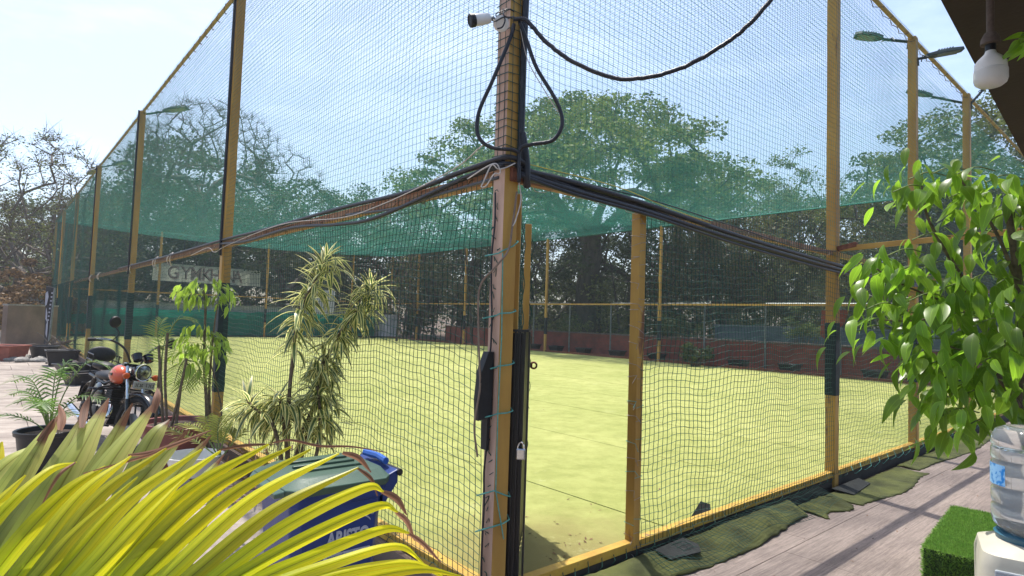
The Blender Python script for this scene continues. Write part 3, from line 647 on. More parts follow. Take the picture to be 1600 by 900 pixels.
flood(Q(-.05, 19.46, H-.05), Vector((-1, .1, 0)), -.6, 'small dark lamp turned outward on the third left post', arm=.1, hl=.28, hw=.2)
flood(Q(7.66, .06, H-.02), Vector((-1, .3, 0)), .22, 'open frame floodlight reaching left over the pitch from the second tall right post', arm=.34, hl=.38, hw=.24)
flood(Q(7.7, -.05, H-.3), Vector((1, -.25, 0)), .14, 'grey floodlight turned outward to the right on the second tall right post', arm=.12, hl=.46, hw=.18)
flood(Q(10.71, .06, H-.12), Vector((-1, .3, 0)), .3, 'floodlight reaching left from the third tall right post, in front of the tree', arm=.5, hl=.42, hw=.2)
flood(Q(10.76, -.05, H-.15), Vector((.8, -.3, 0)), .9, 'dark floodlight beside the hanging bulb on the third tall right post', arm=.4, hl=.3, hw=.2)
# box sections on top of two right posts
# ------------------------------------------------------------ SCRAP TURF along the right fence
def turf_scrap(s0, s1, t0, t1, label, hump=.07, seed=0, zb=G0, nx=60, ny=12):
    r_ = random.Random(seed); mb = MB(); ph = r_.uniform(0, 6)
    if seed == 1: SCR['ph'] = ph
    for i in range(nx+1):
        u = i/nx; s_ = s0+(s1-s0)*u; tt0 = t0; tt1 = t1+.05*math.sin(u*7+ph)+r_.uniform(-.012, .012)
        for j in range(ny+1):
            v = j/ny; t = tt0+(tt1-tt0)*v
            z = zb+.012+hump*max(0, math.sin(v*math.pi*.93+.12))**.8*(.65+.35*math.sin(u*9+ph)+.25*math.sin(u*31+v*4+ph)+.15*math.sin(u*57-v*6))+(.07*(1-v)**2 if hump > .03 else .004*math.sin(u*20+v*5))+r_.uniform(-.004, .004)
            mb.v.append(tuple(Q(s_+.02*math.sin(v*5+ph), t, z)))
    for i in range(nx):
        for j in range(ny): k = i*(ny+1)+j; mb.f.append((k, k+ny+1, k+ny+2, k+1)); mb.mi.append(0)
    o = mb.build('turf_scrap', oldturf, smooth='all'); sd = o.modifiers.new('Solid', 'SOLIDIFY'); sd.thickness = .012; sd.offset = 1
    tag(o, label, 'turf offcut', 'old turf offcuts laid along the right fence')
SCR = {}
turf_scrap(.55, 3.55, -.07, -.34, 'long humped strip of old green turf lying under the net right of the gateway', .055, 1)
turf_scrap(3.6, 4.25, -.10, -.42, 'small flat square of old turf between the long strip and the first tall right post', .02, 2)
turf_scrap(4.32, 6.5, -.12, -.52, 'flat stepped sheet of old turf beyond the first tall right post', .008, 3)
turf_scrap(6.6, 11.5, -.10, -.40, 'farthest strip of old turf, running out below the potted tree', .015, 4)
ph_ = SCR['ph']
def zhump(s_, t):
    u = (s_-.55)/3.0; v = np.clip((t+.07)/-.31, 0, 1)
    return G0+.034+.055*np.maximum(0, np.sin(v*math.pi*.93+.12))**.8*(.65+.35*np.sin(u*9+ph_)+.25*np.sin(u*31+v*4+ph_)+.15*np.sin(u*57-v*6))+.07*(1-v)**2
Vs = []; Fs = []; off_ = 0
for kind in (0, 1):
    if kind == 0: a_ = np.arange(1.3, 4.3, .052); b_ = np.linspace(-.05, -.36, 9); S_ = np.repeat(a_[:, None], 9, 1)+.03*np.sin(a_*7)[:, None]; T_ = np.repeat(b_[None], len(a_), 0)*(1+.12*np.sin(a_*4.1))[:, None]; u_ = np.array(dR)
    else: a_ = np.linspace(-.06, -.36, 8); b_ = np.arange(1.3, 4.3, .05); T_ = np.repeat(a_[:, None], len(b_), 1)*(1+.12*np.sin(b_*4.1))[None]; S_ = np.repeat(b_[None], 8, 0); u_ = np.array(dL)
    P_ = np.array(CO)+np.array(dR)*S_[..., None]+np.array(dL)*T_[..., None]; P_[..., 2] = zhump(S_, T_)
    V_, F_ = strand_mesh(P_, u_, (0, 0, 1), .0017); Vs.append(V_); Fs.append(F_+off_); off_ += len(V_)
npmesh('loose_net', np.concatenate(Vs), np.concatenate(Fs), netm, rf)
def flap(name, pts, label, mt=blackm):
    mb = MB(); n = len(pts); vs = [Vector(p) for p in pts]; nn = (vs[1]-vs[0]).cross(vs[2]-vs[0]).normalized()*.008
    mb.add([*vs, *[v+nn for v in vs]], [tuple(range(n-1, -1, -1)), tuple(range(n, 2*n))]+[(i, (i+1) % n, (i+1) % n+n, i+n) for i in range(n)])
    return tag(mb.build(name, mt), label, 'mat scrap')
dm = mat('dark_felt', (0.03, 0.034, 0.032), (0.018, 0.02, 0.019), .9, 12, bump=.4)
flap('mat_scrap', [Q(2.05, .05, .0), Q(2.42, .05, .0), Q(2.52, .12, .06), Q(2.40, .14, .10)], 'dark triangular scrap poking up inside the base beam right of the gateway', dm)
flap('mat_scrap', [Q(1.45, -.08, -.02), Q(1.8, -.08, -.01), Q(1.86, -.18, -.04), Q(1.75, -.27, -.045), Q(1.45, -.22, -.045)], 'dark scrap of matting on the turf strip next to the gate post', dm)
0 and flap('mat_scrap', [Q(2.0, -.06, .02), Q(2.35, -.06, .02), Q(2.3, -.14, -.04), Q(2.05, -.16, -.05)], 'small grey scrap tucked under the base beam', mat('grey_felt', (0.12, 0.12, 0.12), None, .9, 12))
flap('mat_scrap', [Q(4.55, -.10, -.07), Q(5.3, -.10, -.07), Q(5.25, -.24, -.09), Q(4.6, -.30, -.095)], 'dark mat scrap lying at the foot of the first tall right post', dm)

# ------------------------------------------------------------ LEAF TOOLS
def leaf_mesh(name, ln, wd, mt, droop=.25, fold=.18, seg=5, twist=0.0, pointy=1.0):
    """leaf along +X, face up +Z, UV u across, v along; 2 x seg quads."""
    vs = []; uv = []; fs = []
    for i in range(seg+1):
        u = i/seg; w_ = wd/2*(math.sin(math.pi*(u**.8))**.85 if u < 1 else 0)*1.0
        w_ = max(w_, .0015 if i < seg else .0003); x = ln*u*(1-.12*droop*u); z = -droop*ln*u*u
        for j in (-1, 0, 1):
            a_ = twist*u; y = j*w_; zz_ = z+abs(j)*w_*fold
            vs.append((x, y*math.cos(a_)-zz_*0*math.sin(a_), zz_+y*math.sin(a_))); uv.append((.5+j*.5, u))
    for i in range(seg):
        for j in range(2): k = 3*i+j; fs.append((k, k+3, k+4, k+1))
    me = bpy.data.meshes.new(name); me.from_pydata(vs, [], fs); me.materials.append(mt)
    uvl = me.uv_layers.new(name='UV'); li = np.zeros(len(me.loops), dtype=np.int32); me.loops.foreach_get('vertex_index', li)
    uvl.data.foreach_set('uv', np.array(uv, dtype=np.float32)[li].ravel()); me.shade_smooth(); return me
def put_leaf(me, root, p, dirv, up=Z, sc=1.0, name='leaf', roll=0.0):
    d = Vector(dirv).normalized(); up = Vector(up); y = up.cross(d)
    if y.length < 1e-3: y = d.orthogonal()
    y.normalize(); z = d.cross(y)
    if roll: q = Matrix.Rotation(roll, 3, d); y = q @ y; z = q @ z
    o = bpy.data.objects.new(name, me); COL.objects.link(o)
    mt_ = Matrix((d*sc, y*sc, z*sc)).transposed().to_4x4(); mt_.translation = Vector(p)-root.location
    o.parent = root; o.matrix_local = mt_
    return o
def leaf_material(name, center, edge, tip=None, e0=.25, rough=.45, trans=.4, tboost=1.6, vein=True, tipstart=.86, basec=None, dark=False):
    mt, n, l, b = node_helper(name); o = n['Material Output']
    uv = n.new('ShaderNodeUVMap'); uv.uv_map = 'UV'; sp = n.new('ShaderNodeSeparateXYZ'); l.new(uv.outputs['UV'], sp.inputs[0])
    s1 = n.new('ShaderNodeMath'); s1.operation = 'SUBTRACT'; s1.inputs[1].default_value = .5; l.new(sp.outputs['X'], s1.inputs[0])
    ab = n.new('ShaderNodeMath'); ab.operation = 'ABSOLUTE'; l.new(s1.outputs[0], ab.inputs[0])
    t = n.new('ShaderNodeTexCoord'); nn = n.new('ShaderNodeTexNoise'); nn.inputs['Scale'].default_value = 30; nn.inputs['Detail'].default_value = 4; l.new(t.outputs['Object'], nn.inputs['Vector'])
    na = n.new('ShaderNodeMath'); na.operation = 'MULTIPLY_ADD'; na.inputs[1].default_value = .16; l.new(nn.outputs['Fac'], na.inputs[0]); l.new(ab.outputs[0], na.inputs[2])
    rp = n.new('ShaderNodeValToRGB'); e = rp.color_ramp.elements; e[0].position = e0; e[0].color = (*center, 1); e[1].position = e0+.1; e[1].color = (*edge, 1)
    l.new(na.outputs[0], rp.inputs['Fac']); c = rp.outputs['Color']
    if vein:
        r2 = n.new('ShaderNodeValToRGB'); e = r2.color_ramp.elements; e[0].position = .012; e[0].color = (1.5, 1.45, 1.3, 1); e[1].position = .035; e[1].color = (1, 1, 1, 1)
        l.new(ab.outputs[0], r2.inputs['Fac']); m_ = n.new('ShaderNodeMixRGB'); m_.blend_type = 'MULTIPLY'; m_.inputs['Fac'].default_value = 1
        l.new(c, m_.inputs['Color1']); l.new(r2.outputs['Color'], m_.inputs['Color2']); c = m_.outputs['Color']
    if tip:
        ta = n.new('ShaderNodeMath'); ta.operation = 'MULTIPLY_ADD'; ta.inputs[1].default_value = .12; l.new(nn.outputs['Fac'], ta.inputs[0]); l.new(sp.outputs['Y'], ta.inputs[2])
        r3 = n.new('ShaderNodeValToRGB'); e = r3.color_ramp.elements; e[0].position = tipstart; e[0].color = (0, 0, 0, 1); e[1].position = min(.99, tipstart+.06); e[1].color = (1, 1, 1, 1)
        l.new(ta.outputs[0], r3.inputs['Fac']); m_ = n.new('ShaderNodeMixRGB'); m_.inputs['Color2'].default_value = (*tip, 1)
        l.new(r3.outputs['Color'], m_.inputs['Fac']); l.new(c, m_.inputs['Color1']); c = m_.outputs['Color']
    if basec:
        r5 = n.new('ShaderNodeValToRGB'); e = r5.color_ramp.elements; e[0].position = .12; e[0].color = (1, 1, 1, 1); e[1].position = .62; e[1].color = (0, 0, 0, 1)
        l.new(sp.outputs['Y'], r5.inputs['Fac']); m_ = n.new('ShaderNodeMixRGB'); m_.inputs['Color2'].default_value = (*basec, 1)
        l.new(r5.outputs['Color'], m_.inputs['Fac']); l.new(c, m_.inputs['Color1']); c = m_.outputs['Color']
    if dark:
        r6 = n.new('ShaderNodeValToRGB'); e = r6.color_ramp.elements; e[0].position = .0; e[0].color = (.66, .78, .6, 1); e[1].position = 1; e[1].color = (1.05, 1.03, 1, 1); l.new(sp.outputs['X'], r6.inputs['Fac'])  # dark midrib and veins; lit and shaded halves of the fold painted in
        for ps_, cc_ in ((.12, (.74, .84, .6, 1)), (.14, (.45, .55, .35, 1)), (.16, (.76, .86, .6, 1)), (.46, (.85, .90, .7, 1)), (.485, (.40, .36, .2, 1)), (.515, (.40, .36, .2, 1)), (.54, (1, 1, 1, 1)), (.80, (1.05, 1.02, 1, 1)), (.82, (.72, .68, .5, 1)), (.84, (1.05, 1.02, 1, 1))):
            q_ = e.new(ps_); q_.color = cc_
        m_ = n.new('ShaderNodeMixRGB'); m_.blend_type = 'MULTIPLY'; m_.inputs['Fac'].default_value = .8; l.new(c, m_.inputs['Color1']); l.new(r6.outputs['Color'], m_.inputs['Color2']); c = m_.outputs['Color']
    oi = n.new('ShaderNodeObjectInfo'); mr = n.new('ShaderNodeMapRange'); mr.inputs['To Min'].default_value = .62; mr.inputs['To Max'].default_value = 1.42
    l.new(oi.outputs['Random'], mr.inputs['Value']); vm = n.new('ShaderNodeVectorMath'); vm.operation = 'SCALE'; l.new(c, vm.inputs[0]); l.new(mr.outputs['Result'], vm.inputs['Scale']); c = vm.outputs['Vector']
    l.new(c, b.inputs['Base Color']); b.inputs['Roughness'].default_value = rough; b.inputs['Specular IOR Level'].default_value = .5
    v2 = n.new('ShaderNodeVectorMath'); v2.operation = 'SCALE'; v2.inputs['Scale'].default_value = tboost; l.new(c, v2.inputs[0])
    tb_ = n.new('ShaderNodeBsdfTranslucent'); l.new(v2.outputs['Vector'], tb_.inputs['Color'])
    ms = n.new('ShaderNodeMixShader'); ms.inputs['Fac'].default_value = trans; l.new(b.outputs['BSDF'], ms.inputs[1]); l.new(tb_.outputs['BSDF'], ms.inputs[2]); l.new(ms.outputs['Shader'], o.inputs['Surface'])
    return mt

# ------------------------------------------------------------ FOREGROUND PALM
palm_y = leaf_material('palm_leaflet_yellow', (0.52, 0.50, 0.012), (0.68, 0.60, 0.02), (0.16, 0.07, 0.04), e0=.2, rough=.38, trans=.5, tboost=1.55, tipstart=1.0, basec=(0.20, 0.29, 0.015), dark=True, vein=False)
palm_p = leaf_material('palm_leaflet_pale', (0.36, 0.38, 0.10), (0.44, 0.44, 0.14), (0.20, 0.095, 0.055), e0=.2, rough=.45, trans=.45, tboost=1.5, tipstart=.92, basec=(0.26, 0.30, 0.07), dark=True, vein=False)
palm_b = leaf_material('palm_leaflet_brown', (0.16, 0.075, 0.045), (0.26, 0.13, 0.08), None, e0=.2, rough=.7, trans=.25)
def leaflet(root, pts, wpx, mt, tipw=.08, nrm=None, wshape=1.0, fold=.25, label=None, seed=0):
    """leaflet through points, (px, py, depth); width at the widest point in photo pixels there."""
    P = bez([at(*p) for p in pts], 7); n = len(P); mb = MB(); uv = []
    dep = [p[2] for p in pts]; wd = wpx/FPX*(sum(dep)/len(dep)); r_ = random.Random(seed)
    tw0 = r_.uniform(-.25, .25)
    for i, p in enumerate(P):
        u = i/(n-1); T = (P[min(i+1, n-1)]-P[max(i-1, 0)]).normalized()
        vw = (CAMP-p).normalized(); S = T.cross(vw).normalized(); N = S.cross(T).normalized()
        a_ = tw0+.5*(u-.4); S2 = S*math.cos(a_)+N*math.sin(a_); N2 = N*math.cos(a_)-S*math.sin(a_)
        w_ = wd/2*min(1.0, .55+u*1.6)*(1-max(0, (u-.45)/.55)**1.7*(1-tipw)); w_ = max(w_, .001)
        for j, k in ((-1, 1), (-.5, .55), (0, 0), (.5, .55), (1, 1)): mb.v.append(tuple(p+S2*(j*w_)+N2*(-k*w_*fold))); uv.append((.5+j*.5, u))
    for i in range(n-1):
        for j in range(4): k = 5*i+j; mb.f.append((k, k+1, k+6, k+5)); mb.mi.append(0)
    mb.uv = uv; o = mb.build('leaflet', mt, root, smooth='all'); o.matrix_parent_inverse = Matrix.Translation(-root.location)
    if label: o['label'] = label
    return o
f1 = empty('palm_frond', 'broad pale green palm frond with brown leaflet tips, rearmost in the bottom left corner', 'palm frond', (-1.25, 1.2, .55))
pale = [([(-180, 1010, 1.25), (-20, 760, 1.3), (62, 690, 1.38)], 30, None), ([(-150, 1010, 1.25), (20, 760, 1.3), (100, 640, 1.42)], 34, None), ([(-110, 1010, 1.22), (70, 760, 1.3), (135, 640, 1.42)], 36, None),
        ([(-60, 1000, 1.22), (95, 760, 1.3), (170, 622, 1.45)], 44, None), ([(-20, 1000, 1.22), (110, 810, 1.28), (207, 630, 1.42)], 40, None), ([(20, 990, 1.2), (150, 760, 1.3), (245, 625, 1.45)], 40, None),
        ([(60, 980, 1.2), (170, 820, 1.3), (235, 690, 1.35), (265, 655, 1.4)], 32, None), ([(90, 970, 1.2), (190, 790, 1.3), (295, 670, 1.4)], 34, None), ([(150, 980, 1.2), (240, 790, 1.3), (330, 680, 1.42)], 30, None),
        ([(180, 1000, 1.2), (280, 800, 1.3), (350, 710, 1.4)], 22, None), ([(-120, 1050, 1.2), (-30, 860, 1.25), (85, 655, 1.35)], 34, None), ([(250, 980, 1.2), (300, 860, 1.25), (358, 712, 1.36)], 16, None)]
for i, (p, w_, lb) in enumerate(pale): leaflet(f1, p, w_*1.1, palm_p, .05, seed=i, fold=.3)
for i, p in enumerate([[(60, 690, 1.33), (78, 668, 1.35), (84, 655, 1.35)], [(94, 672, 1.33), (97, 652, 1.35), (92, 632, 1.37)], [(128, 668, 1.36), (132, 640, 1.4), (140, 618, 1.42)], [(240, 645, 1.38), (246, 620, 1.4), (246, 606, 1.42)]]): leaflet(f1, p, 11, palm_b, .1, seed=40+i)
MB().tube(bez([at(-260, 1010, 1.2), at(-60, 1060, 1.15), at(200, 1060, 1.15), at(400, 1100, 1.15)]), [.014]*25, 8).build('rachis', greenstem, f1).matrix_parent_inverse = Matrix.Translation(-f1.location)
f2 = empty('palm_frond', 'bright yellow green palm frond arching across the bottom left, nearest the camera', 'palm frond', (-1.1, 0.95, .5))
yl = [([(-160, 960, 1.0), (-60, 840, 1.02), (45, 765, 1.1)], 26), ([(-130, 1000, 1.0), (-20, 830, 1.02), (70, 740, 1.1), (120, 722, 1.16)], 20),
      ([(-90, 1010, .98), (20, 860, 1.0), (105, 770, 1.06), (165, 728, 1.12)], 34), ([(-60, 1010, .98), (50, 870, 1.0), (130, 770, 1.05), (205, 712, 1.12)], 34),
      ([(-30, 1010, .98), (80, 870, 1.0), (160, 770, 1.05), (260, 700, 1.12)], 32), ([(0, 1010, .96), (110, 880, 1.0), (200, 780, 1.06), (315, 702, 1.13)], 36),
      ([(30, 1010, .96), (140, 890, 1.0), (240, 780, 1.06), (345, 704, 1.13)], 36), ([(60, 1010, .96), (175, 890, .99), (290, 770, 1.06), (420, 694, 1.14)], 34),
      ([(100, 1010, .95), (210, 880, .99), (330, 765, 1.06), (455, 698, 1.14)], 34), ([(130, 1010, .95), (240, 885, .99), (360, 775, 1.06), (485, 702, 1.14)], 32),
      ([(150, 1010, .95), (265, 895, .99), (400, 775, 1.06), (530, 708, 1.14)], 32), ([(170, 1010, .94), (300, 900, .98), (430, 795, 1.05), (560, 730, 1.14)], 31),
      ([(200, 1010, .94), (320, 915, .98), (450, 820, 1.05), (570, 762, 1.13), (600, 768, 1.15)], 27), ([(220, 1010, .93), (350, 915, .98), (480, 840, 1.05), (590, 791, 1.13), (622, 800, 1.16)], 25),
      ([(240, 1015, .93), (370, 925, .97), (500, 865, 1.05), (600, 827, 1.13), (640, 833, 1.16)], 24), ([(260, 1020, .93), (390, 930, .97), (520, 880, 1.05), (620, 853, 1.12), (662, 880, 1.17)], 22),
      ([(270, 1030, .93), (400, 945, .97), (520, 900, 1.04), (640, 880, 1.12), (700, 905, 1.17)], 24), ([(280, 1040, .93), (400, 960, .97), (530, 915, 1.04), (650, 890, 1.1), (720, 900, 1.17)], 22),
      ([(-200, 1010, 1.0), (-110, 880, 1.02), (-20, 800, 1.08), (40, 742, 1.14)], 30), ([(-45, 1015, .93), (60, 900, .97), (120, 830, 1.0), (215, 745, 1.06)], 28),
      ([(15, 1015, .93), (130, 915, .96), (220, 820, 1.0), (290, 745, 1.07)], 26), ([(240, 1010, .95), (340, 930, .98), (450, 880, 1.04), (520, 850, 1.08)], 18)]
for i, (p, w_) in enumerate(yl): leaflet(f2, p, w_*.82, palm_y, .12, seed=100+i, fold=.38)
dry = [([(425, 692, 1.14), (455, 688, 1.15), (500, 697, 1.16), (550, 698, 1.17), (605, 707, 1.18)], 4), ([(535, 708, 1.14), (560, 716, 1.15), (580, 738, 1.16)], 9), ([(558, 731, 1.14), (580, 748, 1.15), (590, 775, 1.16)], 6),
       ([(596, 768, 1.15), (620, 780, 1.16), (636, 805, 1.17)], 10), ([(618, 800, 1.16), (636, 815, 1.17), (648, 845, 1.18)], 8), ([(636, 832, 1.16), (662, 850, 1.17), (690, 880, 1.18)], 7),
       ([(340, 704, 1.13), (385, 696, 1.15), (430, 694, 1.16)], 5), ([(200, 712, 1.12), (240, 706, 1.13), (290, 688, 1.14), (330, 672, 1.15)], 7), ([(118, 722, 1.15), (90, 745, 1.12), (60, 800, 1.1)], 5), ([(255, 700, 1.12), (230, 712, 1.12), (130, 740, 1.1)], 5)]
for i, (p, w_) in enumerate(dry): leaflet(f2, p, w_, palm_b, .15, seed=200+i, fold=.5)
MB().tube(bez([at(-300, 960, 1.0), at(-60, 1045, .95), at(200, 1040, .92), at(380, 1060, .9)]), [.014]*25, 8).build('rachis', greenstem, f2).matrix_parent_inverse = Matrix.Translation(-f2.location)
f3 = empty('palm_leaf_tip', 'short green leaf tip entering at the left edge beside the black pot', 'leaf', at(-40, 760, 1.6))
leaflet(f3, [(-60, 800, 1.6), (-15, 740, 1.6), (3, 690, 1.65)], 26, palm_y, .1, seed=5)

# ------------------------------------------------------------ BINS
def text_obj(txt, size, mt, root, P, X, Y, bold=.0, name='lettering', align='CENTER', shear=0.0, sx=1.0):
    cu = bpy.data.curves.new(name, 'FONT'); cu.body = txt; cu.size = size; cu.align_x = align; cu.align_y = 'CENTER'; cu.extrude = .0006; cu.offset = bold; cu.shear = shear
    tmp = bpy.data.objects.new('tmp', cu); COL.objects.link(tmp); bpy.context.view_layer.update()
    me = bpy.data.meshes.new_from_object(tmp); bpy.data.objects.remove(tmp); me.materials.clear(); me.materials.append(mt)
    o = bpy.data.objects.new(name, me); COL.objects.link(o); o.parent = root
    X = Vector(X).normalized(); Y = Vector(Y).normalized(); mt_ = Matrix((X*sx, Y, X.cross(Y))).transposed().to_4x4(); mt_.translation = Vector(P); o.matrix_local = mt_
    return o
binblue = mat('bin_blue', (0.010, 0.040, 0.20), (0.007, 0.028, 0.14), .42, 5, bump=.12, bscale=90)
lidgreen = mat('lid_green', (0.055, 0.10, 0.068), (0.038, 0.072, 0.050), .38, 4, bump=.1, bscale=80)
printw = mat('print_pale', (0.42, 0.45, 0.55), (0.28, 0.3, 0.4), .6, 30)
printb = mat('print_blue', (0.03, 0.06, 0.24), None, .6, 30)
def bin_(P, ang, label, logo=True):
    root = empty('wheelie_bin', label, 'wheelie bin', P, None, ang); root.scale = (.9, .98, 1.045)
    # local: X along the long side (hinge at +X), Y outward depth; printed side faces -Y
    def ring(z, x0, x1, y0, y1, c=.045): return [(x0+c, y0, z), (x1-c, y0, z), (x1, y0+c, z), (x1, y1-c, z), (x1-c, y1, z), (x0+c, y1, z), (x0, y1-c, z), (x0, y0+c, z)]
    mb = MB(); rings = [ring(.04, -.17, .19, -.17, .17), ring(.06, -.19, .20, -.185, .185), ring(.83, -.255, .235, -.235, .235), ring(.835, -.275, .25, -.25, .25), ring(.90, -.28, .255, -.255, .255)]
    vs = [p for r_ in rings for p in r_]; fs = [(8*i+j, 8*i+(j+1) % 8, 8*i+8+(j+1) % 8, 8*i+8+j) for i in range(4) for j in range(8)]+[tuple(range(7, -1, -1)), tuple(range(32, 40))]
    mb.add(vs, fs); mb.build('body', binblue, root, bevel=.008, smooth=True)
    mb = MB()
    mb.add([(.24, -.2, .9), (.24, .2, .9), (.33, .2, .93), (.33, -.2, .93), (.24, -.2, .76), (.24, .2, .76), (.33, .2, .87), (.33, -.2, .87)],
           [(0, 3, 2, 1), (4, 5, 6, 7), (3, 7, 6, 2), (0, 4, 7, 3), (1, 2, 6, 5)]); mb.build('hinge_bracket', binblue, root, bevel=.006)
    MB().tube([(.335, -.21, .915), (.335, -.1, .915), (.335, .21, .915)], .017, 10).build('hinge_bar', potblack, root, smooth=True)
    MB().tube([(.30, -.12, .955), (.32, -.0, .955), (.30, .12, .955)], .017, 8).build('handle', mat('handle_blue', (0.03, 0.12, 0.45), None, .4, 5), root, smooth=True)
    mb = MB(); lr = [ring(.885, -.29, .265, -.265, .265, .05), ring(.915, -.29, .268, -.268, .268, .05), ring(.918, -.275, .26, -.25, .25, .05), ring(.945, -.235, .245, -.205, .205, .05), ring(.948, -.20, .22, -.17, .17, .05)]
    # front lip hangs lower
    vs = [p for r_ in lr for p in r_]; mb.add(vs, [(8*i+j, 8*i+(j+1) % 8, 8*i+8+(j+1) % 8, 8*i+8+j) for i in range(4) for j in range(8)]+[tuple(range(7, -1, -1)), tuple(range(32, 40))])
    for y_ in (-.09, 0, .09): mb.box((0, y_, .952), (.34, .022, .014))
    lid = mb.build('lid', lidgreen, root, bevel=.01, smooth=True)
    mb = MB(); mb.add([(-.292, -.22, .912), (-.292, .22, .912), (-.325, .18, .895), (-.325, -.18, .895), (-.292, -.22, .887), (-.292, .22, .887), (-.325, .18, .875), (-.325, -.18, .875)], [(0, 1, 2, 3), (7, 6, 5, 4), (3, 2, 6, 7), (0, 3, 7, 4), (2, 1, 5, 6)])
    mb.build('lid_lip', lidgreen, lid, bevel=.005)
    for y in (-.2, .2):
        mb = MB(); mb.tube([(.2, y-.025, .08), (.2, y+.025, .08)], .09, 18); mb.build('wheel', blackm, root, smooth=True)
    # lettering on the side facing the viewer; side wall leans outward with height
    yy = lambda z: -.185-(z-.06)/(.77)*.05-.003
    zt = .675; Yv = Vector((0, -.065, 1)).normalized()
    text_obj('ARISTO', .085, printw, root, (.04, yy(zt), zt), (1, 0, 0), Yv, .0035, sx=.78)
    text_obj('®', .03, printw, root, (.165, yy(zt+.09), zt+.09), (1, 0, 0), Yv, 0)
    mb = MB(); k = 16
    for i in range(k+1):
        a_ = math.pi*(.12+.76*i/k); th = .006+.006*math.sin(math.pi*i/k)
        for q in (-1, 1):
            z = zt+.035+.062*math.sin(a_)+q*th/2; mb.v.append((.05-.115*math.cos(a_), yy(z)-.001, z))
    for i in range(k): mb.f.append((2*i, 2*i+2, 2*i+3, 2*i+1)); mb.mi.append(0)
    mb.build('logo_arc', printw, root)
    z = zt-.075; mb = MB(); mb.add([(-.085, yy(z-.017), z-.017), (.165, yy(z-.017), z-.017), (.165, yy(z+.017), z+.017), (-.085, yy(z+.017), z+.017)], [(0, 1, 2, 3)]); mb.build('logo_band', printw, root)
    text_obj('www.aristoplast.com', .03, printb, root, (.04, yy(z)-.0015, z), (1, 0, 0), Yv, .0006, name='web_address', sx=.82)
    return root
_c = at(457, 776, 2.60); bin_(Vector((_c.x, _c.y, G0))+Matrix.Rotation(R(40), 3, 'Z') @ Vector((.236, .238, 0)), R(40), 'blue wheelie bin with green lid and pale lettering behind the yellow palm frond')


# ------------------------------------------------------------ POTS
def pot(P, r, h, mt, label, taper=.75, sq=False, rim=.02, group=None, ln=1.0, rot=0, soilon=True):
    root = empty('plant_pot', label, 'plant pot', P, group, rot)
    n = 4 if sq else 28; mb = MB()
    prof = [(r*taper, 0), (r*.98, h-.05), (r*1.06, h-.045), (r*1.08, h-.005), (r*1.05, h), (r*.96, h-.004), (r*.93, h-.05)]
    if sq: prof = [(a*1.3, b) for a, b in prof]
    mb.lathe(prof, (0, 0, 0), n, Z, X=(1, 1, 0) if sq else (1, 0, 0))
    mb.v = [(x*ln, y, z) for x, y, z in mb.v]
    mb.build('tub', mt, root, smooth=True, bevel=.01 if sq else 0)
    if soilon:
        mb = MB(); rr = r*.92*(1.3 if sq else 1)
        mb.lathe([(rr, h-.06), (rr*.9, h-.045), (rr*.4, h-.03), (.001, h-.03)], (0, 0, 0), n, Z, X=(1, 1, 0) if sq else (1, 0, 0)); mb.v = [(x*ln, y, z) for x, y, z in mb.v]
        mb.build('soil', soil, root)
    return root
pot(gnd(22, 540), .36, .52, potblack, 'round black pot standing behind the terracotta tub at the left edge', group=None)
pot(gnd(8, 563), .42, .46, terra, 'low terracotta tub at the left edge of the pavement', sq=True, ln=1.1)
pot(gnd(33, 558), .2, .38, terra, 'small terracotta pot next to the low terracotta tub')
pot(gnd(68, 560), .36, .40, potblack, 'black tub with mossy top in front of the leaning banner', ln=1.1)
MB_ = None
pot(gnd(93, 571), .36, .44, potblack, 'large square black tub on the pavement corner beside the stones', sq=True, ln=1.0, rot=.7)
pot(gnd(124, 583), .34, .25, potblack, 'shallow black planter beside the fence, behind the motorcycle seat', sq=True, ln=1.5, rot=A+.3)
pot(gnd(130, 600), .30, .26, potblack, 'shallow black planter left of the motorcycle seat', sq=True, ln=1.2, rot=A+.4)
pot(gnd(105, 562), .25, .30, potblack, 'black tub pressed against the fence behind the square tub', sq=True, ln=1.3, rot=A)
for i in range(15):
    p = gnd(random.uniform(15, 78), random.uniform(561, 569)); mb = MB()
    sx, sy, sz = random.uniform(.08, .24), random.uniform(.08, .16), random.uniform(.04, .09); ph = random.uniform(0, 6)
    mb.ellipsoid((0, 0, sz*.7), (sx, sy, sz), 8, 6, f=lambda q: tuple(c*(1+.12*math.sin(3*q[0]+ph+5*q[1])) for c in q))
    o = mb.build('stone', stonem, loc=p); o.rotation_euler = (0, 0, random.uniform(0, 3)); tag(o, 'flat pale stone lying in front of the black tubs', 'stone', 'flat pale stones in front of the black tubs')
# sticks and dead stalks lying on the tubs near the banner
mb = MB()
for i in range(26):
    p = gnd(random.uniform(58, 110), 556)+Z*random.uniform(.35, .5); d = Vector((random.uniform(-.5, .7), random.uniform(-.3, .3), random.uniform(-.15, .4)))
    mb.tube([p, p+d*.5+Z*.03, p+d], [.02, .015, .006], 5)
tag(mb.build('dry_stalks', barkpale), 'dry broken stalks lying over the black tubs below the banner', 'dead branches', kind='stuff')

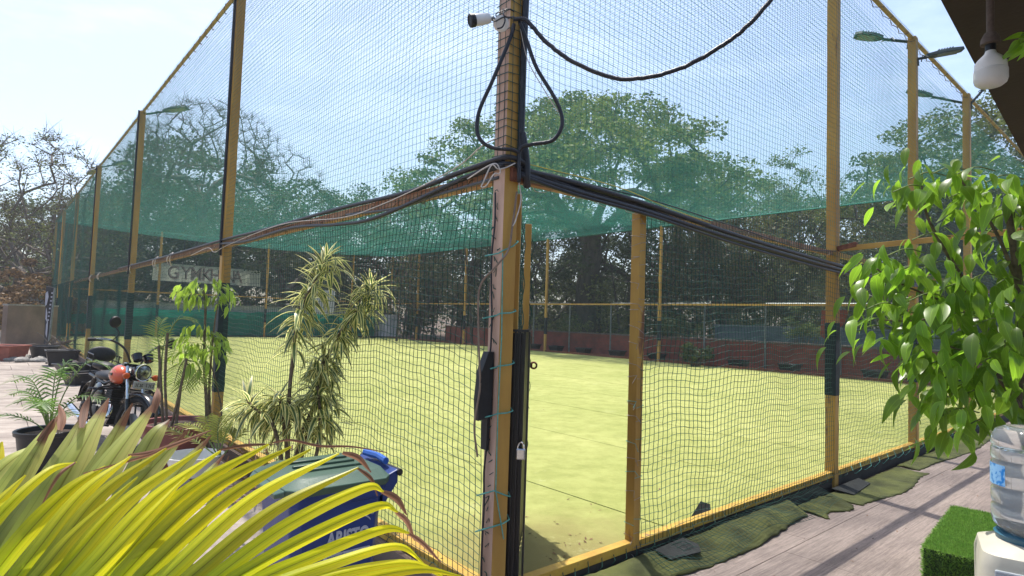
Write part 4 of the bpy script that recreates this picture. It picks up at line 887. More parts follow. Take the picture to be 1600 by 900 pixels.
# ------------------------------------------------------------ PALM IN BLACK POT
areca = leaf_material('areca_leaflet', (0.10, 0.19, 0.035), (0.12, 0.22, 0.04), (0.4, 0.36, 0.12), e0=.3, rough=.4, trans=.35, tipstart=.93)
def frond(root, base, pts, nlf, lw, ll, mt, stem=greenstem, name='frond', start=.35, seed=0, upf=.3):
    r_ = random.Random(seed); P = bez([Vector(p) for p in pts], 8); n = len(P)
    mb = MB(); mb.tube(P, [.006*(1-.7*i/n)+.0015 for i in range(n)], 5, mi=1); mb.uv = [(.5, .3)]*len(mb.v)
    for k in range(nlf):
        u = start+(1-start)*k/nlf; i = min(int(u*(n-1)), n-2); p = P[i].lerp(P[i+1], u*(n-1)-i); T = (P[i+1]-P[i]).normalized(); S = T.cross(Z)
        if S.length < .05: S = Vector((1, 0, 0))
        S.normalize(); N = S.cross(T)
        l_ = ll*(.5+math.sin(math.pi*min(1, (u-start)/(1-start)*.85+.12))*.6)*r_.uniform(.85, 1.15)
        for sg in (-1, 1):
            d = (S*sg*.85+T*.65+N*upf*r_.uniform(.4, 1.3)).normalized(); wv = T.cross(d).cross(d).normalized() if abs(T.dot(d)) < .99 else N
            wv = d.cross(N).normalized(); seg = 4; o_ = len(mb.v)
            for j in range(seg+1):
                v = j/seg; c = p+d*(l_*v)-Z*(l_*.35*v*v); ww = lw/2*math.sin(math.pi*min(.98, .12+v*.88))
                mb.v += [tuple(c-wv*ww), tuple(c+wv*ww)]; mb.uv += [(.1, v), (.9, v)]
            for j in range(seg): mb.f.append((o_+2*j, o_+2*j+1, o_+2*j+3, o_+2*j+2)); mb.mi.append(0)
    o = mb.build(name, [mt, stem], root); return o
pp = gnd(72, 742); pt_ = pot(pp, .27, .46, potblack, 'large round black pot holding the small areca palm', taper=.78)
ap = empty('areca_palm', 'small areca palm with arching feathery fronds in the round black pot', 'palm', pp+Z*.40)
for i, (x, y, hh, ln) in enumerate([(-.45, .1, .55, .3), (-.25, -.1, .35, .35), (-.5, -.15, .20, .3), (.35, .25, .72, .3), (.1, .1, .7, .3), (.45, 0, .4, .3), (-.12, .2, .62, .3), (.3, -.15, .25, .3), (-.3, .2, .3, .3), (.05, -.2, .35, .3), (-.38, .0, .42, .3)]):
    frond(ap, None, [(0, 0, 0), (x*.25, y*.25, hh*.6), (x*.65, y*.65, hh), (x*1.15, y*1.1, hh*.92)], 15, .016, .17, areca, seed=i)

# brown pot with thin stalks, white basin
bp_ = gnd(262, 738); pot(bp_+Vector((.0, .1, 0)), .33, .52, potbrown, 'wide reddish brown tub with bare thin stalks beside the motorcycle wheel', taper=.8)
sk = empty('potted_cane_plant', 'bare upright canes with a thin fan palm leaf growing from the brown tub', 'plant', bp_+Vector((0, .1, .45)))
root0 = sk.location
for i, (bx, by, tx, ty) in enumerate([(243, 660, 250, 575), (262, 655, 262, 520), (268, 655, 292, 560), (256, 655, 248, 540), (275, 660, 282, 610)]):
    pA = at(bx, by, 6.3); pB = at(tx, ty, 6.35); md = (pA+pB)/2+Vector((random.uniform(-.03, .03), 0, 0))
    mb = MB().tube(bez([pA-Z*.1, md, pB]), [.014]*17, 6); o = mb.build('cane', stemm, sk, smooth=True); o.matrix_parent_inverse = Matrix.Translation(-root0)
def wfrond(root, pixpts, depth, nlf, lw, ll, mt, seed, up=.3, start=.2):
    pts = [at(a, b_, depth+.05*i)-root.location for i, (a, b_) in enumerate(pixpts)]
    return frond(root, None, pts, nlf, lw, ll, mt, seed=seed, upf=up, start=start)
areca2 = leaf_material('cane_leaflet', (0.16, 0.22, 0.05), (0.19, 0.26, 0.06), None, e0=.3, rough=.45, trans=.4)
for i, q in enumerate([[(252, 580), (254, 550), (262, 515)], [(262, 525), (278, 500), (300, 500)], [(290, 565), (298, 580), (290, 610)], [(292, 562), (310, 570), (312, 600)], [(250, 545), (246, 520), (254, 498)], [(290, 560), (280, 575), (272, 600)]]):
    wfrond(sk, q, 6.35, 12, .012, .2, areca2, 60+i)
bs = empty('wash_basin', 'white enamel basin on the pavement behind the palm leaflets', 'basin', gnd(300, 760))
MB().lathe([(.18, 0), (.24, .17), (.27, .18), (.27, .19), (.235, .185), (.17, .03), (0, .02)], (0, 0, .12), 24).build('bowl', whitep, bs, smooth=True)
MB().lathe([(.15, 0), (.17, .12), (0, .12)], (0, 0, 0), 18).build('stand', stonem, bs, smooth=True)
# small leafy sapling near the first left post
lg = leaf_material('sapling_leaf', (0.17, 0.25, 0.03), (0.24, 0.34, 0.05), None, e0=.4, rough=.4, trans=.5, tboost=1.9)
sap = empty('sapling', 'slender sapling with two tiers of bright drooping leaves, growing by the first left post', 'sapling', gnd(322, 715))
lm1 = [leaf_mesh('sapling_leaf', .14, .045, lg, dr, .2) for dr in (.3, .55, .8)]
SP = 6.55
def wtube(root, name, pix, rad, mt, n=6):
    o = MB().tube(bez([at(*p) for p in pix], 5), rad if not hasattr(rad, '__len__') else list(np.interp(np.linspace(0, 1, (len(pix)-1)*5+1), np.linspace(0, 1, len(rad)), rad)), n).build(name, mt, root, smooth=True)
    o.matrix_parent_inverse = Matrix.Translation(-root.location); return o
wtube(sap, 'trunk', [(322, 712, SP), (323, 640, SP), (319, 560, SP), (321, 480, SP), (318, 450, SP)], [.022, .018, .014, .008], stemm)
wtube(sap, 'trunk', [(332, 712, SP+.05), (327, 620, SP+.05), (330, 560, SP), (336, 500, SP), (342, 470, SP)], [.018, .014, .01, .005], stemm)
wtube(sap, 'branch', [(345, 690, SP+.1), (346, 640, SP+.1), (338, 600, SP+.1), (330, 570, SP)], [.010, .008, .006], stemm)
for (cx, cy, rx, ry, nlf) in ((318, 455, 44, 18, 84), (295, 462, 22, 16, 24), (312, 535, 40, 26, 92), (300, 560, 32, 26, 44), (338, 545, 18, 22, 28), (352, 470, 14, 16, 16)):
    for tw_ in range(4):
        a_ = random.uniform(0, 6.28); wtube(sap, 'twig', [(320, cy+12, SP), (320+(cx-320)*.5, cy+2, SP), (cx+rx*.7*math.cos(a_), cy+ry*.5*math.sin(a_), SP+random.uniform(-.15, .15))], .003, greenstem, 4)
    for k in range(nlf):
        a_ = random.uniform(0, 6.28); rr = random.uniform(.2, 1)**.6; px = cx+rx*rr*math.cos(a_); py = cy+ry*rr*math.sin(a_)-4
        d = Vector((math.cos(a_)*.8+random.uniform(-.3, .3), random.uniform(-.6, .6), -.45+random.uniform(-.5, .25)))
        put_leaf(random.choice(lm1), sap, at(px, py, SP+random.uniform(-.25, .2)), d, sc=random.uniform(.65, 1.05), roll=random.uniform(-.5, .5))
# spiky young palm and dry litter at the foot of it
sp = empty('young_palm', 'spiky young palm at the foot of the first left post', 'palm', gnd(345, 735))
spm = leaf_material('spiky_leaflet', (0.22, 0.24, 0.04), (0.28, 0.28, 0.06), (0.2, 0.1, 0.04), e0=.3, trans=.4)
for i, q in enumerate([[(342, 715), (352, 680), (366, 650)], [(340, 712), (315, 672), (285, 662)], [(345, 712), (340, 680), (344, 650)], [(346, 715), (365, 690), (372, 672)], [(338, 712), (300, 685), (262, 668)], [(343, 712), (330, 675), (322, 650)]]):
    wfrond(sp, q, 5.9, 12, .016, .17, spm, 80+i, start=.3)
lit = MB()
for i in range(260):
    p = gnd(random.uniform(330, 470), random.uniform(735, 800))+Vector((random.uniform(-.5, .3), random.uniform(-.2, .8), random.uniform(.0, .18))); d = Vector((random.uniform(-1, 1), random.uniform(-1, 1), random.uniform(-.2, .5))).normalized()*random.uniform(.06, .22)
    s_ = Vector((-d.y, d.x, random.uniform(-.1, .1))).normalized()*random.uniform(.006, .02); lit.add([p-s_, p+s_, p+d+s_*.3, p+d-s_*.3], [(0, 1, 2, 3)])
tag(lit.build('leaf_litter', mat('dry_leaf', (0.26, 0.15, 0.09), (0.12, 0.06, 0.04), .9, 9, island=.4, trans=.2)), 'dry brown leaf litter on the ground round the variegated plant', 'leaf litter', kind='stuff')

# ------------------------------------------------------------ VARIEGATED DRACAENA
vg = leaf_material('variegated_leaf', (0.08, 0.14, 0.04), (0.68, 0.64, 0.27), None, e0=.27, rough=.35, trans=.4, tboost=1.5, vein=False)
vp = empty('variegated_dracaena', 'tall two headed plant with yellow edged green strap leaves, in front of the left net', 'plant', gnd(452, 815))
VD = 4.75
lm2 = [leaf_mesh('variegated_leaf', .235, .042, vg, dr, .3, 6) for dr in (.12, .35, .55, .8)]
stemsV = [[(452, 810), (450, 720), (452, 620), (458, 560), (462, 520), (470, 480), (492, 440), (512, 400)],
          [(458, 810), (470, 720), (488, 640), (500, 590), (520, 540), (545, 500), (570, 470), (582, 445)],
          [(450, 810), (440, 720), (425, 660), (400, 640), (385, 625)], [(455, 810), (465, 700), (495, 620), (506, 555)], [(454, 800), (448, 700), (440, 640), (436, 620)], [(460, 800), (492, 720), (500, 660), (496, 600)]]
def dense(s, u): return u
VL = []
for si, (s_, u0, cnt) in enumerate(zip(stemsV, (.45, .42, .5, .62, .55, .5), (82, 82, 34, 34, 36, 30))):
    P = bez([at(a, b_, VD+(.12 if si in (1, 3) else -.1 if si == 2 else 0)) for a, b_ in s_], 6); n = len(P)
    o = MB().tube(P, [.016*(1-.6*i/n)+.003 for i in range(n)], 7).build('stem', stemm, vp, smooth=True); o.matrix_parent_inverse = Matrix.Translation(-vp.location)
    for k in range(cnt):
        u = u0+(1-u0)*(k/cnt)**.85; i = min(int(u*(n-1)), n-2); p = P[i].lerp(P[i+1], u*(n-1)-i); T = (P[i+1]-P[i]).normalized(); a_ = k*2.4+random.uniform(-.3, .3)
        N = T.orthogonal().normalized(); B = T.cross(N); rad = N*math.cos(a_)+B*math.sin(a_); top = (u-u0)/(1-u0)
        d = rad*1.0+T*(.25+1.3*top**5)+Z*(-.30+.5*top**2)
        me = lm2[0 if top > .94 else random.choice((1, 2)) if top > .6 else random.choice((2, 3))]
        put_leaf(me, vp, p, d, sc=random.uniform(.72, 1.1)*(1 if top < .93 else .85), roll=random.uniform(-.3, .3))

# ------------------------------------------------------------ RIGHT TREE (large leaves)
rl = leaf_material('broad_leaf', (0.10, 0.18, 0.014), (0.13, 0.22, 0.02), None, e0=.45, rough=.34, trans=.5, tboost=3.6)
rt = empty('leafy_tree', 'young tree with large glossy green leaves filling the right edge behind the water bottle', 'tree', (3.1, 3.35, G0))
lm3 = [leaf_mesh('broad_leaf', .150, .062, rl, dr, .22, 6) for dr in (.15, .45, .75)]
def wt(pix, rad, name='branch', mt=stemm, n=7): return wtube(rt, name, pix, rad, mt, n)
wt([(1680, 880, 3.2), (1640, 740, 3.1), (1600, 665, 3.0), (1590, 620, 3.0), (1600, 520, 3.0), (1590, 430, 3.0), (1575, 330, 3.0)], [.035, .028, .022, .016], 'trunk', stemm, 9)
wt([(1600, 650, 3.0), (1575, 610, 2.95), (1556, 585, 2.9)], [.016, .010]); wt([(1595, 640, 3.0), (1570, 570, 3.1), (1530, 500, 3.2), (1500, 430, 3.2), (1470, 380, 3.2), (1448, 335, 3.2), (1440, 290, 3.2)], [.018, .014, .009, .005])
wt([(1585, 430, 3.0), (1560, 370, 3.0), (1530, 320, 3.0), (1500, 280, 3.0)], [.010, .005]); wt([(1575, 600, 3.0), (1530, 560, 2.8), (1480, 540, 2.8)], [.008, .004])
wt([(1530, 500, 3.2), (1470, 470, 3.1), (1400, 440, 3.1), (1370, 420, 3.1)], [.007, .004]); wt([(1510, 480, 3.1), (1440, 500, 3.0), (1370, 500, 3.0)], [.006, .003])
clusters = [(1395, 300, 3.2, 5), (1420, 280, 3.2, 6), (1455, 272, 3.15, 7), (1495, 272, 3.1, 8), (1540, 285, 3.0, 9), (1585, 300, 2.9, 9), (1480, 310, 3.1, 5), (1545, 345, 3.0, 8), (1590, 370, 2.9, 8),
            (1425, 375, 3.1, 6), (1385, 400, 3.1, 6), (1365, 430, 3.1, 7), (1400, 425, 3.1, 9), (1440, 420, 3.0, 10), (1350, 485, 3.0, 6), (1335, 520, 3.0, 3), (1390, 500, 3.0, 8), (1420, 470, 3.0, 9),
            (1465, 455, 2.95, 10), (1510, 440, 2.95, 10), (1555, 445, 2.9, 10), (1590, 470, 2.8, 9), (1470, 500, 2.9, 10), (1520, 510, 2.8, 11), (1570, 530, 2.7, 10), (1430, 540, 3.0, 10), (1475, 560, 2.9, 11),
            (1525, 570, 2.75, 11), (1580, 590, 2.7, 9), (1455, 600, 2.95, 9), (1500, 620, 2.8, 10), (1470, 650, 2.9, 6), (1510, 665, 2.75, 5), (1560, 625, 2.7, 6), (1600, 540, 2.8, 6), (1440, 575, 3.0, 6), (1545, 400, 3.0, 9), (1500, 370, 3.1, 8), (1550, 490, 2.9, 9), (1598, 430, 2.9, 9), (1595, 330, 2.9, 8), (1555, 560, 2.9, 9), (1600, 600, 2.7, 8)]
tot = 0
for (cx, cy, dp, cn) in clusters:
    c = at(cx, cy, dp); par = at(min(cx+60, 1600), cy-5, dp+.1) if cx < 1560 else at(cx, cy+40, dp+.1)
    o = MB().tube(bez([par, (par+c)/2+Z*.03, c]), .0035, 5).build('twig', greenstem, rt); o.matrix_parent_inverse = Matrix.Translation(-rt.location)
    for k in range(cn):
        if tot >= 292: break
        a_ = 6.28*k/cn+random.uniform(-.4, .4); off = Vector((math.cos(a_)*.12, math.sin(a_)*.16, random.uniform(-.11, .07)))
        d = Vector((math.cos(a_)*.7-.22, math.sin(a_)*.6-.1, -.50+random.uniform(-.6, .25)))
        put_leaf(random.choice(lm3), rt, c+off, d, up=Vector((random.uniform(-.4, .2), random.uniform(-.3, .5), 1)), sc=random.uniform(.62, 1.06), roll=random.uniform(-.6, .6)); tot += 1
def joined_leaves(root, mt, meshes, gen, name='foliage'):
    fv = MB(); fuv = []; src_ = []
    for me_ in meshes:
        a_ = [None]*len(me_.vertices)
        for lp in me_.loops: a_[lp.vertex_index] = tuple(me_.uv_layers[0].data[lp.index].uv)
        src_.append(([tuple(v.co) for v in me_.vertices], [tuple(p.vertices) for p in me_.polygons], a_))
    for (c, d, up, sc_) in gen:
        V_, F_, U_ = random.choice(src_); d = Vector(d).normalized(); y_ = Vector(up).cross(d).normalized(); z_ = d.cross(y_)
        fv.add([c+(d*v[0]+y_*v[1]+z_*v[2])*sc_ for v in V_], F_); fuv += U_
    fv.uv = fuv; o = fv.build(name, mt, root, smooth='all'); o.matrix_parent_inverse = Matrix.Translation(-root.location); o['kind'] = 'stuff'
joined_leaves(rt, rl, lm3, [(at(cx+random.gauss(6, 24), cy+random.gauss(4, 22), dp+random.uniform(-.05, .35)), (random.uniform(-1, .6), random.uniform(-.7, .5), -.5+random.uniform(-.6, .3)), (random.uniform(-.5, .5), random.uniform(-.5, .6), 1), random.uniform(.55, .95)) for (cx, cy, dp, cn) in clusters for k in range(int(cn*1.3))])
def vgen():
    for (cx, cy, rx, ry, n_) in ((512, 412, 30, 24, 34), (490, 455, 26, 26, 34), (475, 500, 20, 24, 24), (582, 455, 30, 20, 34), (560, 485, 26, 20, 30), (530, 525, 22, 20, 26), (500, 575, 34, 28, 60), (440, 625, 45, 26, 60), (500, 620, 36, 30, 60), (460, 665, 50, 26, 70), (400, 640, 28, 22, 34), (515, 655, 20, 24, 26)):
        for k in range(n_):
            a_ = random.uniform(0, 6.28); q = random.uniform(0, .75); c = at(cx+rx*q*math.cos(a_), cy+ry*q*math.sin(a_), VD+random.uniform(-.16, .16))
            yield c, (math.cos(a_)*.9, random.uniform(-.8, .8), -.45+random.uniform(-.35, .65)), (random.uniform(-.3, .3), random.uniform(-.3, .3), 1), random.uniform(.55, .9)
joined_leaves(vp, vg, lm2, list(vgen()))
# branch tip in front of the roof at the top right
rb = empty('leafy_branch', 'small cluster of green leaves before the dark roof at the top right edge', 'branch', at(1640, 60, 2.0))
o = MB().tube(bez([at(1680, 40, 2.0), at(1625, 50, 2.0), at(1600, 66, 2.0)]), .004, 5).build('twig', greenstem, rb); o.matrix_parent_inverse = Matrix.Translation(-rb.location)
for (x, y, dx, dz) in ((1604, 66, -.5, -.7), (1598, 72, -.8, -.35), (1612, 62, -.3, -.9), (1606, 56, -.7, .1), (1620, 70, .1, -.9), (1592, 62, -.6, -.8), (1625, 55, -.4, -.4), (1600, 50, -.2, -.9)):
    put_leaf(random.choice(lm3), rb, at(x, y, 2.0), Vector((dx, random.uniform(-.3, .1), dz)), sc=.42, up=Vector((.2, -.9, .4)))

# ------------------------------------------------------------ WATER DISPENSER, BOTTLE, GRASS BOX
wdp = horiz(1613, 2.38, G0)
wd_ = empty('water_dispenser', 'cream floor standing water dispenser at the lower right edge', 'water dispenser', wdp, rotz=R(-34))
mb = MB(); w2 = .16
def rrect(z, a, b, c=.06, k=4):
    pts = []
    for (sx, sy, a0) in ((1, -1, -math.pi/2), (1, 1, 0), (-1, 1, math.pi/2), (-1, -1, math.pi)):
        for i in range(k+1): t = a0+math.pi/2*i/k; pts.append((sx*(a-c)+c*math.cos(t), sy*(b-c)+c*math.sin(t), z))
    return pts
rings = [rrect(0, .175, .175), rrect(.84, .182, .182), rrect(.885, .172, .172), rrect(.915, .13, .13, .09), rrect(.925, .11, .11, .10), rrect(.925, .10, .10, .095), rrect(.90, .09, .09, .085)]
k = len(rings[0]); mb.add([p for r_ in rings for p in r_], [(k*i+j, k*i+(j+1) % k, k*i+k+(j+1) % k, k*i+k+j) for i in range(len(rings)-1) for j in range(k)]+[tuple(range(k-1, -1, -1)), tuple(range(k*(len(rings)-1), k*len(rings)))])
mb.build('body', cream, wd_, smooth=True)
mb = MB(); mb.box((0, -.185, .70), (.28, .012, .28)); mb.build('front_panel', mat('panel_grey', (0.42, 0.45, 0.48), (0.3, 0.33, 0.36), .3, 5), wd_, bevel=.02)
mb = MB()
for z in (.60, .755): mb.box((0, -.194, z), (.18, .006, .005))
for x in (-.09, .09): mb.box((x, -.194, .678), (.005, .006, .15))
mb.build('panel_trim', mat('trim_blue_grey', (0.25, 0.32, 0.4), None, .4, 5), wd_)
mb = MB(); 
for x in (-.06, .06): mb.tube([(x, -.185, .64), (x, -.222, .64), (x, -.226, .615)], .012, 8)
mb.build('tap', mat('tap_blue', (0.03, 0.12, 0.4), None, .4, 5), wd_, smooth=True)
bt = empty('water_bottle', 'large clear ribbed water bottle upside down on the dispenser', 'water bottle', wdp+Z*.915)
wmat, n_, l_, b_ = node_helper('clear_plastic')
b_.inputs['Base Color'].default_value = (0.84, 0.88, 0.88, 1); b_.inputs['Transmission Weight'].default_value = .88; b_.inputs['Roughness'].default_value = .07; b_.inputs['IOR'].default_value = 1.25
nb = n_.new('ShaderNodeTexNoise'); nb.inputs['Scale'].default_value = 14; bb = n_.new('ShaderNodeBump'); bb.inputs['Strength'].default_value = .25; l_.new(nb.outputs['Fac'], bb.inputs['Height']); l_.new(bb.outputs['Normal'], b_.inputs['Normal'])
prof = [(.03, -.04), (.032, .0), (.06, .02), (.10, .035), (.128, .06), (.135, .085), (.135, .13), (.128, .14), (.135, .15), (.135, .195), (.128, .205), (.135, .215), (.135, .30), (.128, .31), (.135, .32), (.135, .355), (.129, .365), (.135, .375), (.134, .40), (.12, .43), (.09, .445), (.05, .44), (0, .435)]
MB().lathe(prof, (0, 0, 0), 40).build('shell', wmat, bt, smooth='all')
wtm, n_, l_, b_ = node_helper('bottle_water'); b_.inputs['Base Color'].default_value = (0.92, 0.95, 0.95, 1); b_.inputs['Transmission Weight'].default_value = .9; b_.inputs['Roughness'].default_value = .03; b_.inputs['IOR'].default_value = 1.33
MB().lathe([(.0, .02), (.09, .038), (.122, .065), (.126, .2), (.124, .355), (0, .356)], (0, 0, 0), 32).build('water', wtm, bt, smooth=True)
mb = MB(); nseg = 16
for i in range(nseg+1):
    a_ = R(110+80*i/nseg)
    for z in (.218, .298): mb.v.append((.1365*math.cos(a_), .1365*math.sin(a_), z))
for i in range(nseg): mb.f.append((2*i, 2*i+2, 2*i+3, 2*i+1)); mb.mi.append(0)
mb.build('label', mat('label_blue', (0.02, 0.22, 0.62), (0.25, 0.5, 0.8), .4, 45, lo=.5, hi=.56), bt)
MB().lathe([(.0, -.03), (.045, -.03), (.12, .0), (.128, .022), (.118, .03), (0, .03)], (0, 0, .005), 28).build('collar', mat('collar_blue', (0.03, 0.13, 0.2), None, .35, 5), bt, smooth=True)

zt = .33
q0 = at(1443, 853, 1); k0 = gnd(1443, 853, zt); k1 = gnd(1490, 790, zt); dd = (k1-k0); dd.z = 0; ll = dd.length; dd.normalize(); sd_ = Vector((dd.y, -dd.x, 0))
wbx = .31; gb = empty('grass_box', 'long low box covered in artificial grass beside the water dispenser', 'box', k0+Z*(G0-zt)+dd*.0)
kk = k0.copy(); kk.z = 0
def gp(a, b, z): p = kk+dd*a+sd_*b; p.z = z; return p-gb.location
mb = MB(); mb.add([gp(0, 0, G0), gp(ll, 0, G0), gp(ll, wbx, G0), gp(0, wbx, G0), gp(0, 0, zt-.012), gp(ll, 0, zt-.012), gp(ll, wbx, zt-.012), gp(0, wbx, zt-.012)], [(0, 1, 2, 3), (7, 6, 5, 4), (4, 5, 1, 0), (5, 6, 2, 1), (6, 7, 3, 2), (7, 4, 0, 3)])
mb.build('core', mat('grass_backing', (0.05, 0.09, 0.03), (0.03, 0.05, 0.02), .95, 40), gb)
gvv = []; gff = []
def blades(n, f, nrm):
    for i in range(n):
        p, N = f(); N = Vector(N); r_ = Vector((random.gauss(0, .45), random.gauss(0, .45), random.gauss(0, .45))); d = (N+r_).normalized()*random.uniform(.016, .030)
        s_ = d.cross(Vector((random.uniform(-1, 1), random.uniform(-1, 1), random.uniform(-1, 1)))).normalized()*.0016; o_ = len(gvv)
        gvv.extend([p-s_, p+s_, p+d*.6+s_*.8+N*.002, p+d]); gff.append((o_, o_+1, o_+2, o_+3))
blades(22000, lambda: (gp(random.uniform(0, ll), random.uniform(0, wbx), zt-.012), Z), None)
blades(5000, lambda: (gp(0, random.uniform(0, wbx), random.uniform(G0, zt)), -dd+Z*.2), None)
blades(12000, lambda: (gp(random.uniform(0, ll), 0, random.uniform(G0, zt)), -sd_+Z*.2), None)
o = npmesh('grass_pile', np.array([tuple(v) for v in gvv]), np.array(gff), mat('plastic_grass', (0.30, 0.50, 0.09), (0.19, 0.38, 0.06), .45, 20, island=.4, trans=.35), gb); o['kind'] = 'stuff'

# ------------------------------------------------------------ VERANDA ROOF AND BULB
vr = empty('veranda_roof', 'dark sloping veranda roof filling the top right corner', 'roof', (0, 0, 0))
e0 = at(1470, 0, 2.3); zr = e0.z; e1 = gnd(1597, 240, zr); ed = (e1-e0).normalized(); en = Vector((ed.y, -ed.x, 0))
def rp(a, b, dz=0): return e0+ed*a+en*b+Z*dz
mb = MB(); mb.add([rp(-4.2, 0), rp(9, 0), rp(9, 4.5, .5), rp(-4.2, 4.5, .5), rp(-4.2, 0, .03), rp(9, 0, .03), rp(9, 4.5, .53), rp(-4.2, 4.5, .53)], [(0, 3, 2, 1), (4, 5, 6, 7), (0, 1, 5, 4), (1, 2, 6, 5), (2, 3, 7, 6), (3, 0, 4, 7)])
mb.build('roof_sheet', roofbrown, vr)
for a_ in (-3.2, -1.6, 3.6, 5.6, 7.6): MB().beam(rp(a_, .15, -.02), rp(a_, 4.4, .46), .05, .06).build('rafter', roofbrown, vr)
for a_ in (8.8, 4.0):
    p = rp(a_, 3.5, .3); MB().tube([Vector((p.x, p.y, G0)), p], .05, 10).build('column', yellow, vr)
for (a_, b_) in ((.55, .45),): MB().ellipsoid(rp(a_, b_, .03), (.035, .035, .03), 10, 6).build('roof_fitting', roofbrown, vr)
bc = at(1548, 112, 2.08); bl = empty('hanging_bulb', 'white led bulb hanging from a dusty conduit under the veranda roof', 'bulb', bc)
ztop = zr+en.dot(Vector((bc.x, bc.y, 0))-Vector((e0.x, e0.y, 0)))*.111-bc.z
ztop = max(.12, ztop)
MB().tube([(0, 0, .115), (0, 0, ztop*.5+.05), (0, 0, ztop)], .012, 10).build('conduit', mat('dusty_conduit', (0.13, 0.10, 0.085), (0.08, 0.06, 0.05), .9, 40), bl, smooth=True)
MB().lathe([(.0, .145), (.018, .14), (.028, .12), (.03, .10), (.026, .098), (0, .098)], (0, 0, 0), 18).build('holder', MATS['dusty_conduit'], bl, smooth=True)
MB().lathe([(.0, .10), (.016, .10), (.016, .075), (0, .075)], (0, 0, 0), 14).build('bulb_cap', blackm, bl, smooth=True)
MB().lathe([(.0, .08), (.014, .078), (.018, .065), (.040, .042), (.047, .03), (.048, .006), (0, .006)], (0, 0, 0), 24).build('bulb_base', whitep, bl, smooth=True)
MB().lathe([(.049, .006), (.050, .0), (.050, -.028), (.046, -.042), (.034, -.052), (.015, -.056), (.0, -.057)], (0, 0, 0), 28).build('diffuser', mat('bulb_diffuser', (0.78, 0.78, 0.76), (0.72, 0.72, 0.7), .3, 5, trans=.3), bl, smooth='all')

